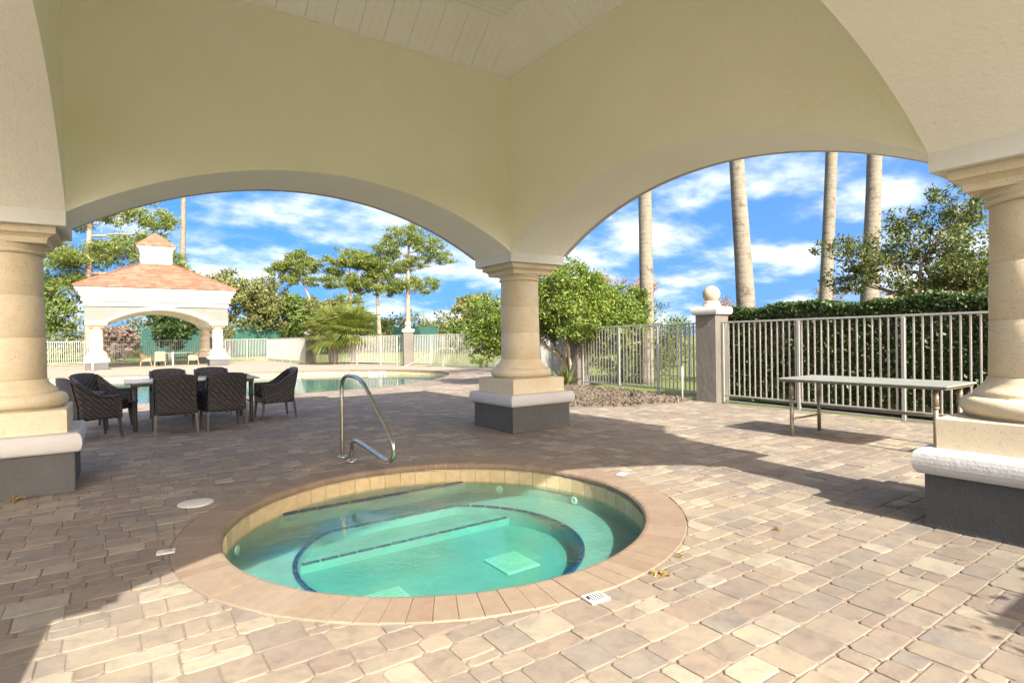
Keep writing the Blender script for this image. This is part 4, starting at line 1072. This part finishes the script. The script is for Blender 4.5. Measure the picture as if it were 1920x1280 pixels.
def tree(name, label, base, top, r0, blobs, nleaf, size, leaf, bark, cat='tree', group=None, aspect=0.45, axis=True, sub=40, sig=0.16, split=0.45, mid=None, shell=0.5, nlimb=1):
    o = empty(name, base); tag(o, label, cat, group); B = Vector(base); m = MB(); T = Vector(top) - B
    if top is not None:
        k = 8; pts_ = []; bend = Vector(mid) if mid else Vector((random.uniform(-.02, .02), random.uniform(-.02, .02), 0)) * T.length
        for i in range(k + 1): t = i / k; pts_.append(T * t + bend * math.sin(math.pi * t))
        m.tube([(0, 0, -0.1)] + pts_[1:], [r0 * (1 - 0.72 * i / k) for i in range(k + 1)], 10)
        for b in blobs:
            c = Vector(b[:3]) - B
            for _ in range(nlimb):
                tz = min(0.97, max(split, (c.z - 0.35 * (Vector((c.x, c.y)) - Vector((T.x, T.y))).length) / max(T.z, 0.1))); s_ = T * tz + bend * math.sin(math.pi * tz)
                e = c + Vector((random.uniform(-.3, .3) * b[3], random.uniform(-.3, .3) * b[4], random.uniform(-.2, .3) * b[5])); rr = r0 * (1 - 0.72 * tz) * 0.6
                limb(m, s_, e, rr, rr * 0.3, 5)
        m.build('trunk', bark, o)
    P, A = blob_points(blobs, nleaf, sub, sig, shell); P = P - np.array(base)
    leaves('crown', P, size, leaf, o, aspect, A if axis else None)
    return o

# leafy tree behind the centre column
lg = empty('leafy_tree', (10.1, 11.75, 0)); tag(lg, 'rounded bright green multi-trunk tree in the mulch bed behind the centre column', 'tree')
m = MB()
for (a, b, r0, r1) in (((0, 0, 0), (-0.1, 0.2, 0.75), .11, .08), ((-0.1, 0.2, 0.7), (-0.9, 0.9, 1.7), .065, .03), ((0.02, 0, .2), (0.35, -0.5, 1.1), .07, .045), ((0.35, -0.5, 1.1), (0.7, -1.3, 1.75), .04, .02), ((-0.05, .1, .4), (-0.2, -0.1, 1.6), .065, .03), ((-0.2, -0.1, 1.6), (-0.6, -0.2, 2.6), .03, .015), ((-0.15, .2, .7), (-0.1, 1.2, 1.9), .045, .02), ((0.03, -.05, .15), (-0.45, -0.35, 1.2), .055, .03), ((-.45, -.35, 1.2), (-.75, -.2, 2.4), .03, .012), ((0.1, 0, .3), (.9, .3, 1.6), .05, .02), ((.3, -.4, 1.0), (1.0, -1.6, 1.15), .03, .015)):
    limb(m, a, b, r0, r1, 7, 0.05)
m.build('trunk', M['bark_light'], lg)
bl = [(8.5, 13.5, 2.0, 0.6, 0.6, 0.6), (8.45, 13.5, 1.35, 0.55, 0.55, 0.5), (8.75, 13.3, 1.6, 0.7, 0.7, 0.7), (8.4, 13.55, 0.85, 0.35, 0.35, 0.3), (11.4, 11.0, 2.0, 0.75, 0.7, 0.7), (10.0, 11.9, 2.35, 1.15, 1.15, 0.95), (9.55, 12.4, 2.0, 0.95, 0.9, 0.85), (10.6, 11.2, 2.0, 1.0, 0.95, 0.85), (9.2, 12.95, 1.65, 0.85, 0.85, 0.75), (10.9, 10.75, 1.65, 0.8, 0.75, 0.65), (10.0, 11.2, 1.7, 0.8, 0.75, 0.55), (9.95, 11.6, 2.85, 0.8, 0.8, 0.5), (10.7, 12.1, 2.2, 1.1, 1.1, 0.8), (10.6, 10.6, 1.3, 0.6, 0.6, 0.4), (8.95, 13.3, 1.3, 0.55, 0.55, 0.5)]
P, A = blob_points(bl, 56000, 70, 0.11, 0.5); leaves('crown', P - np.array((10.1, 11.75, 0)), 0.085, M['leaf_bush'], lg, 0.5, A)
tree('round_shrub', 'large dark green rounded shrub behind the smooth palm trunk', (13.0, 12.6, 0), (13.0, 12.6, 1.5), 0.1, [(12.5, 12.9, 1.7, 1.3, 1.3, 1.1), (13.6, 11.8, 1.35, 1.15, 1.1, 0.95), (13.1, 12.3, 0.8, 1.5, 1.4, 0.8)], 15000, 0.09, M['leaf_green'], M['bark'], 'shrub', sub=70, sig=0.13)
ti = empty('red_ti_plant', (10.35, 11.9, 0.05)); tag(ti, 'small red-leaved plant at the foot of the leafy tree', 'plant')
m = MB(); m.tube([(0, 0, -0.05), (0.02, 0, 0.55)], 0.015, 6); m.build('stem', M['bark'], ti)
A = rng.normal(size=(60, 3)); A[:, 2] = np.abs(A[:, 2]) + 0.7; A /= np.linalg.norm(A, axis=1, keepdims=True)
leaves('foliage', A * 0.22 + (0.02, 0, 0.35) + rng.normal(size=(60, 3)) * (0.03, 0.03, 0.14), 0.34, M['ti'], ti, 0.2, A)
br = empty('bromeliad', (9.75, 11.55, 0.06)); tag(br, 'spiky strap-leaved plant in the bed left of the tree trunk', 'plant')
A = rng.normal(size=(50, 3)); A[:, 2] = np.abs(A[:, 2]) + 0.5; A /= np.linalg.norm(A, axis=1, keepdims=True)
leaves('foliage', A * 0.28, 0.55, M['leaf_olive'], br, 0.13, A, jitter=0.1)
# clipped hedge behind the right fence
hd = empty('clipped_hedge', (10.6, 3.0, 0)); tag(hd, 'long dark green clipped hedge behind the right picket fence', 'hedge')
m = MB(); m.box((0, -0.1, 0.86), (0.55, 8.6, 1.62)); m.build('woody_core', M['bark'], hd)
nH = 52000
P = np.stack([rng.uniform(-0.52, 0.52, nH), rng.uniform(-4.4, 4.25, nH), rng.uniform(0.08, 1.86, nH)], 1)
f = rng.random(nH); P[:, 0] = np.where(f < 0.5, -0.50 + np.abs(rng.normal(size=nH)) * 0.10, P[:, 0]); P[:, 2] = np.where(f > 0.62, 1.84 - np.abs(rng.normal(size=nH)) * 0.10, P[:, 2])
P[:, 2] += 0.04 * np.sin(P[:, 1] * 3.1) + 0.03 * np.sin(P[:, 1] * 7.7 + P[:, 0] * 5); P[:, 0] += 0.05 * np.sin(P[:, 1] * 2.3 + P[:, 2] * 3)
leaves('foliage', P, 0.075, M['leaf_hedge'], hd, 0.5, None)
sh = empty('shadow_hedge', (4.75, -1.55, 0)); tag(sh, 'unseen stand-in hedge added outside the near arch to shade the corner of the paving', 'hedge')  # hedge added out of view so that its shadow darkens the near paving corner
m = MB(); m.box((0, 0.1, 0.85), (3.6, 0.5, 1.66)); m.build('woody_core', M['bark'], sh)
P = np.stack([rng.uniform(-2.0, 2.0, 14000), rng.uniform(-0.45, 0.45, 14000), rng.uniform(0.05, 1.72, 14000)], 1); leaves('foliage', P, 0.08, M['leaf_hedge'], sh, 0.5, None)
# sparse dark tree at right
tree('sparse_tree', 'sparse dark-leaved tree rising behind the hedge near the right column', (14.4, 5.3, 0), (14.7, 5.2, 3.0), 0.09,
     [(14.4, 5.9, 2.9, 0.9, 0.9, 0.6), (15.0, 5.0, 3.3, 0.9, 0.9, 0.8), (14.9, 4.2, 2.7, 0.9, 0.9, 0.8), (14.6, 4.9, 2.4, 0.9, 0.9, 0.55), (15.2, 4.6, 4.1, 0.7, 0.7, 0.5), (14.6, 6.6, 2.6, 0.55, 0.7, 0.4), (15.0, 3.9, 1.9, 0.7, 0.8, 0.7), (15.1, 5.6, 3.8, 0.5, 0.6, 0.4), (14.5, 6.9, 3.4, 0.35, 0.55, 0.3)], 19000, 0.09, M['leaf_dark'], M['bark'], sub=34, sig=0.13, shell=0.2, nlimb=5, split=0.3)
tree('scrub', 'brown-green scrub bush low behind the hedge by the right column', (13.6, 3.2, 0), (13.6, 3.2, 1.4), 0.06, [(13.6, 3.4, 1.7, 0.7, 0.7, 0.7), (13.8, 2.7, 2.2, 0.7, 0.7, 0.8)], 3800, 0.08, M['leaf_dark'], M['bark'], 'bush', nlimb=3, split=0.2)
# tall palms: bare trunks whose heads rise out of view
def fronds(o, z, n, L_, seed=0):
    V = []; Fc = []
    for i in range(n):
        az = 2 * math.pi * i / n + random.uniform(-.2, .2); el = random.uniform(-0.5, 1.1); prev = None; d = Vector((math.cos(az), math.sin(az), 0)); p = Vector((0, 0, z)); s_ = L_ / 10; e = el
        sd_ = Vector((-d.y, d.x, 0))
        for k in range(10):
            q = p + (d * math.cos(e) + Vector((0, 0, math.sin(e)))) * s_; e -= 0.2
            for sg in (-1, 1):
                for h in (0.0, 0.5):
                    a = p.lerp(q, h); ll = 0.55 * math.sin(math.pi * (k + 1.2) / 12); t = a + sd_ * sg * ll + (q - p) * 1.2 + Vector((0, 0, -0.25 * ll)); b = len(V)
                    V += [a, a + (q - p) * 0.35, t, t - (q - p) * 0.1]; Fc.append((b, b + 1, b + 2, b + 3))
            p = q
    return obj('crown', np_mesh('crown', np.array([tuple(v) for v in V]), np.array(Fc), M['frond']), o)
def palm(label, base, pts_, rads, H, head=True, n=16):
    o = empty('palm_tree', base); tag(o, label, 'palm tree', 'tall palms beyond the fences'); B = Vector(base)
    sp = smooth_path([tuple(Vector(p) - B) for p in pts_], 6); k = len(sp); rr = [np.interp(i / (k - 1), np.linspace(0, 1, len(rads)), rads) for i in range(k)]
    m = MB(); m.tube(sp, rr, n); m.build('trunk', M['palm_bark'], o)
    if head:
        c = fronds(o, 0, 15, 2.6); c.location = sp[-1]
    return o
palm('smooth tan palm trunk just right of the leafy tree, behind the mulch bed fence', (12.58, 11.3, 0), [(12.58, 11.3, -0.1), (12.6, 11.28, 2.0), (12.72, 11.4, 5.4), (12.8, 11.45, 11.0)], [0.225, 0.20, 0.185, 0.17], 11)
palm('stout mottled palm trunk right above the ball-topped pillar', (11.4, 7.3, 0), [(11.38, 7.31, -0.1), (11.35, 7.34, 2.1), (11.23, 7.43, 5.1), (11.05, 7.56, 10.5)], [0.205, 0.195, 0.155, 0.145], 10.5)
palm('slim pale palm trunk left of the sparse tree behind the hedge', (19.3, 9.7, 0), [(19.3, 9.7, -0.1), (19.43, 9.63, 2.45), (19.67, 9.5, 7.24), (19.8, 9.4, 12.5)], [0.21, 0.2, 0.18, 0.16], 12)
palm('palm trunk partly veiled by the sparse tree', (17.8, 7.7, 0), [(17.8, 7.7, -0.1), (17.91, 7.64, 2.3), (18.1, 7.54, 6.4), (18.2, 7.5, 12.0)], [0.24, 0.235, 0.19, 0.17], 12)
palm('thin far palm trunk rising behind the distant pavilion roof', (6.0, 69, 0), [(6.0, 69, 0), (6.06, 68.95, 9.4), (6.26, 68.85, 18.0), (6.3, 68.8, 21.0)], [0.30, 0.27, 0.24, 0.22], 21, n=10)
# fan palms by the pool
def fan_palm(label, x, y, h, rad, lean=(0, 0)):
    o = empty('fan_palm', (x, y, 0)); tag(o, label, 'palm tree', 'fan palms by the pool')
    m = MB(); m.tube([(0, 0, -0.1), (lean[0] * .5, lean[1] * .5, h * .5), (lean[0], lean[1], h)], [0.24, 0.26, 0.22], 12); m.build('trunk', M['boots'], o)
    V = []; Fc = []
    for i in range(84):
        az = random.uniform(0, 2 * math.pi); el = random.uniform(-0.45, 1.4); d = Vector((math.cos(az) * math.cos(el), math.sin(az) * math.cos(el), math.sin(el))); c0 = Vector((lean[0], lean[1], h)); p = c0 + d * rad * random.uniform(0.35, 0.55)
        s1 = d.cross(Vector((0, 0, 1))).normalized(); s2 = s1.cross(d).normalized()
        b = len(V); V += [c0 - s1 * .02, c0 + s1 * .02, p + s1 * .02, p - s1 * .02]; Fc.append((b, b + 1, b + 2, b + 3))
        for k in range(17):
            a = -1.35 + 2.7 * k / 16; q = d * math.cos(a) + s1 * math.sin(a); L_ = rad * 0.62 * random.uniform(0.8, 1.15) * (0.75 + 0.25 * math.cos(a)); wv = (d * -math.sin(a) + s1 * math.cos(a)) * 0.036
            mid_ = p + q * L_ * 0.55 + s2 * 0.03; end = p + q * L_ + Vector((0, 0, -0.22 * L_)); b = len(V)
            V += [p, mid_ + wv, end, mid_ - wv]; Fc.append((b, b + 1, b + 2, b + 3))
    obj('crown', np_mesh('crown', np.array([tuple(v) for v in V]), np.array(Fc), M['frond']), o)
fan_palm('left of the two bushy fan palms at the far pool edge', 10.35, 32.8, 1.6, 1.95, (-0.1, 0.05))
fan_palm('right of the two bushy fan palms at the far pool edge', 11.05, 31.6, 1.65, 1.95, (0.15, -0.1))
# pines
def pine(label, base, top, r0, blobs, n=9000, mid=None, split=0.5):
    return tree('pine_tree', label, base, top, r0, [(b[0], b[1], b[2], b[3] * 1.15, b[4] * 1.15, b[5] * 1.2) for b in blobs], int(n * 1.5), 0.40, M['needle'], M['bark_pine'], 'pine tree', 'pines beyond the pool', 0.17, True, 34, 0.13, split, mid, 0.35, 1)
pine('tallest pine with spreading crown behind the far ball pillar', (25.3, 55.4, 0), (25.6, 55.4, 12.2), 0.33, [(25.2, 55.4, 12.2, 1.8, 1.8, 1.0), (27.3, 54.4, 11.2, 1.6, 1.5, 0.9), (23.6, 56.4, 10.9, 1.6, 1.6, 0.9), (28.6, 53.6, 9.9, 1.3, 1.2, 0.6), (24.2, 56, 9.2, 1.7, 1.7, 0.9), (26.5, 55, 9.6, 1.3, 1.3, 0.7), (26.9, 54.6, 7.0, 1.6, 1.5, 0.8), (24.6, 55.9, 7.2, 1.5, 1.5, 0.8)], 11000)
pine('middle pine with forked bare lower trunk', (22.9, 57.0, 0), (22.6, 57.2, 9.0), 0.27, [(22.0, 57.6, 9.4, 1.6, 1.6, 0.9), (23.2, 56.8, 8.4, 1.5, 1.5, 0.8), (21.3, 58, 7.6, 1.5, 1.5, 0.8), (23.6, 56.5, 6.6, 1.3, 1.3, 0.7)], 7000)
pine('broad yellow-green pine left of the tallest pine', (20.9, 58.7, 0), (20.4, 58.9, 9.4), 0.25, [(20.3, 59, 10.0, 1.8, 1.8, 0.8), (18.9, 59.9, 9.2, 1.5, 1.5, 0.8), (21.7, 58.1, 9.5, 1.4, 1.4, 0.8), (19.4, 59.5, 7.6, 1.6, 1.6, 0.8), (21.3, 58.4, 7.0, 1.4, 1.4, 0.7), (20.2, 58.9, 5.6, 1.4, 1.4, 0.6)], 9000)
pine('leaning pine with one round crown, left of the pine group', (17.6, 60.9, 0), (15.6, 62.3, 9.4), 0.22, [(15.8, 62.2, 9.9, 1.5, 1.5, 0.9), (14.4, 63, 8.9, 1.2, 1.2, 0.7), (16.5, 61.7, 9.0, 1.2, 1.2, 0.7), (15.3, 62.5, 7.9, 1.1, 1.1, 0.6), (17.0, 61.3, 7.6, 0.9, 0.9, 0.5)], 6500, (0.6, -0.4, 0))
pine('large bright pine towering behind the left end of the distant pavilion', (-1.6, 57, 0), (-1.3, 57, 14.0), 0.38, [(-1.6, 57, 8.6, 2.2, 2.0, 1.0), (-3.4, 57, 8.0, 1.9, 1.8, 1.0), (0.8, 56.8, 9.0, 2.0, 1.8, 1.1), (2.9, 56.7, 9.4, 1.8, 1.7, 1.1), (-3.0, 57.2, 11.5, 1.7, 1.6, 1.0), (0.4, 57, 12.0, 1.9, 1.8, 1.0), (3.2, 57, 11.6, 1.6, 1.6, 0.9), (-2.4, 57.5, 6.0, 1.9, 1.8, 1.1), (1.2, 57.4, 13.6, 1.6, 1.6, 0.9), (4.3, 57, 8.0, 1.3, 1.3, 0.9)], 16000)
# broadleaf trees and undergrowth beyond the far fence
def bl_tree(label, x, y, h, rad, mat, n=5000, name='broadleaf_tree', size=0.30):
    bls = []; zc_ = h * 0.6
    for i in range(9):
        a = random.uniform(0, 2 * math.pi); q = random.uniform(0.15, 0.65) * rad; z = random.uniform(0.28, 0.86) * h; rr = rad * random.uniform(0.34, 0.52)
        bls.append((x + q * math.cos(a), y + q * math.sin(a), z, rr, rr, rr * 0.8))
    bls.append((x, y, h * 0.84, rad * 0.45, rad * 0.45, h * 0.16))
    return tree(name, label, (x, y, 0), (x, y, h * 0.75), 0.16, bls, n, size, mat, M['bark'], 'tree', 'trees beyond the far fence', 0.5, True, 44, 0.13, 0.3)
for (lab, x, y, h, rad, mt) in (('olive-green tree right behind the distant pavilion roof edge', 9.0, 60, 8.4, 3.3, 'leaf_olive'), ('bushy olive tree second right of the distant pavilion', 12.6, 62, 8.0, 3.4, 'leaf_olive'),
    ('yellow-green tree below the leaning pine', 15.4, 61, 6.2, 2.8, 'leaf_green'), ('dull olive tree under the leaning pine trunk', 18.6, 60, 5.6, 2.6, 'leaf_olive'),
    ('spreading green tree left of the beige house', 29.9, 50.5, 5.9, 3.1, 'leaf_olive'), ('low yellow-green shrubbery behind the far ball pillar', 26.5, 47, 2.6, 2.0, 'leaf_green'),
    ('rounded low tree between the pine trunks', 30.5, 74, 4.2, 3.0, 'leaf_green'), ('low green tree right of the forked pine', 36.0, 72, 4.0, 3.0, 'leaf_olive'), ('low green tree behind the fan palms', 22.0, 66, 4.0, 2.8, 'leaf_green'),
    ('dark glossy tree seen through the arch of the distant pavilion', 3.6, 52.5, 4.4, 2.6, 'leaf_hedge'), ('green tree left of the distant pavilion behind the fence', -5.2, 58, 7.4, 3.3, 'leaf_green'),
    ('leafy tree far left beyond the fence, beside the stone column', -9.5, 60, 8.4, 3.6, 'leaf_green'), ('reddish brown shrub seen under the distant pavilion', 0.2, 54, 2.6, 1.5, 'twig_brown'),
    ('small tree behind the pavilion cupola', 5.4, 62, 8.6, 3.0, 'leaf_green')):
    bl_tree(lab, x, y, h, rad, M[mt], 9500 if h > 4.5 else 5500)
# bare winter trees
def bare_tree(label, x, y, h, mat, spread=0.5, depth=5):
    o = empty('bare_tree', (x, y, 0)); tag(o, label, 'tree', 'bare winter trees'); m = MB(); tips = []
    def grow(p, d, L_, r_, k):
        q = p + d * L_; m.tube([p, p.lerp(q, .5) + Vector((random.uniform(-1, 1), random.uniform(-1, 1), 0)) * L_ * .05, q], [r_, r_ * .85, r_ * .7], 4 if k < depth else 6, False)
        if k == 0: tips.append(q); return
        for _ in range(3 if k > 1 else 4):
            nd = (d + Vector((random.uniform(-1, 1), random.uniform(-1, 1), random.uniform(-.25, .6))) * spread).normalized(); grow(q, nd, L_ * random.uniform(.62, .8), r_ * .62, k - 1)
    grow(Vector((0, 0, -.1)), Vector((0, 0, 1)), h * 0.3, h * 0.022, depth)
    m.build('trunk', M['bark'], o); T = np.array([tuple(t) for t in tips]); P = np.repeat(T, 5, 0) + rng.normal(size=(len(T) * 5, 3)) * 0.16 * h / 7
    A = rng.normal(size=P.shape) + (0, 0, .6); leaves('crown', P, 0.30, mat, o, 0.18, A)
bare_tree('rusty-leaved cypress standing above the leafy tree', 44, 42.5, 8.8, M['twig_red'], 0.75)
k_ = 0
for (x, y, h, lab) in ((52, 36, 6.2, 'leftmost brown bare tree left of the near ball pillar'), (50, 33, 5.6, 'brown bare tree just left of the near ball pillar'), (48, 24, 6.6, 'brown bare tree right of the stout palm trunk'), (49, 20, 6.0, 'brown bare tree above the middle of the hedge'), (50, 17, 6.4, 'brown bare tree left of the slim palm trunk'), (52, 13, 6.2, 'brown bare tree between the slim palm and the sparse tree'), (50, 9.5, 6.0, 'brown bare tree behind the sparse tree'), (50, 6.0, 6.3, 'brown bare tree nearest the right column')):
    bare_tree(lab, x, y, h, M['twig_brown'], 0.7, 4)
# far-off wood that closes the view
bw = [(x_ + rng.uniform(-1, 1), 78 - 0.42 * x_ + rng.uniform(-3, 3), rng.uniform(1.0, 2.6), rng.uniform(2.2, 3.4), 2.2, rng.uniform(1.6, 2.6)) for x_ in np.arange(-24, 46, 2.1)]
P, A = blob_points(bw, 26000, 60, 0.15, 0.4); dw = leaves('distant_wood', P, 0.42, M['leaf_olive'], None, 0.55, A); tag(dw, 'far-off low green wood closing the view behind the fences', 'wood', kind='stuff')
tree('garden_shrub', 'loose green shrub seen through the second gate fence', (15.0, 9.6, 0), (15.0, 9.6, 0.9), 0.05, [(14.8, 10.0, 0.7, 0.9, 0.9, 0.6), (15.3, 8.8, 0.6, 0.8, 0.9, 0.6)], 5000, 0.09, M['leaf_green'], M['bark'], 'shrub')
# grass behind the distant fence
nG = 9000; P = np.stack([rng.uniform(-10, 9, nG), rng.uniform(47.3, 56, nG), np.full(nG, -0.02)], 1); A = np.tile(np.array((0, 0, 1.0)), (nG, 1))
gr = leaves('lawn_grass', P, 0.22, M['grass'], None, 0.15, A); tag(gr, 'rough green grass behind the far fence', 'grass', kind='stuff')

# ------------------------------------------------------------------ tennis windscreen, houses
ws = empty('windscreen_fence', (6.0, 60.5, 0)); tag(ws, 'green mesh tennis windscreen fence beyond the far fence', 'fence')
for i in range(8):
    m = MB(); m.tube([(i * 2.6 - 4, i * 0.15, 0), (i * 2.6 - 4, i * 0.15, 2.95)], 0.05, 8); m.build('post', M['screen_post'], ws)
for i in range(7):
    m = MB(); m.box((i * 2.6 - 2.7, i * 0.15 + 0.075, 1.35), (2.5, 0.02, 2.5), math.atan2(0.15, 2.6)); m.build('screen_panel', M['screen'], ws)
m = MB(); m.tube([(-4, 0, 2.9), (14.2, 1.05, 2.9)], 0.03, 6); m.build('top_rail', M['screen_post'], ws)
ws2 = empty('windscreen_fence', (26.5, 62, 0)); tag(ws2, 'short green windscreen fence seen between the pine trunks', 'fence')
for i in range(3):
    m = MB(); m.tube([(i * 2.4, -i * 0.9, 0), (i * 2.4, -i * 0.9, 2.9)], 0.05, 8); m.build('post', M['screen_post'], ws2)
for i in range(2):
    m = MB(); m.box((i * 2.4 + 1.2, -i * 0.9 - 0.45, 1.5), (2.5, 0.02, 2.7), math.atan2(-0.9, 2.4)); m.build('screen_panel', M['screen'], ws2)
def house(label, x, y, rz, wd, dp, h, rf):
    o = empty('house', (x, y, 0), rz); tag(o, label, 'house', 'houses beyond the trees')
    m = MB(); m.box((0, 0, h / 2), (wd, dp, h)); m.add([(-wd * .22, -dp / 2 - 0.02, h), (wd * .22, -dp / 2 - 0.02, h), (0, -dp / 2 - 0.02, h + rf * .62)], [(0, 1, 2)]); m.build('wall', M['house'], o)
    m = MB(); e = 0.5; m.add([(-wd / 2 - e, -dp / 2 - e, h), (wd / 2 + e, -dp / 2 - e, h), (wd / 2 + e, dp / 2 + e, h), (-wd / 2 - e, dp / 2 + e, h), (-wd / 2 + dp * .4, 0, h + rf), (wd / 2 - dp * .4, 0, h + rf)], [(0, 1, 5, 4), (1, 2, 5), (2, 3, 4, 5), (3, 0, 4), (3, 2, 1, 0)])
    m.add([(-wd * .26, -dp / 2 - e, h - .15), (0, -dp / 2 - e, h + rf * .72), (wd * .26, -dp / 2 - e, h - .15), (-wd * .26, 0, h - .15), (0, 0, h + rf * .72), (wd * .26, 0, h - .15)], [(0, 1, 4, 3), (1, 2, 5, 4)]); m.build('roof', M['house_roof'], o)
    for xx in (-wd * .34, -wd * .1, wd * .1, wd * .34):
        for zz in ((1.3, h - 1.3) if h > 4 else (1.5,)):
            m = MB(); m.box((xx, -dp / 2 - .03, zz), (1.1, .06, 1.3)); f_ = m.build('window', M['mark_white'], o)
            m = MB(); m.box((xx, -dp / 2 - .065, zz), (.95, .02, 1.15)); m.build('pane', M['pane'], f_)
house('beige house with tiled gable roof between the trees and the centre column', 48.5, 76.5, R(-25), 13, 9, 3.4, 2.2)
house('tan roofed house behind the hedge right of the sparse tree', 62, 11.5, R(-80), 24, 10, 4.0, 2.6)
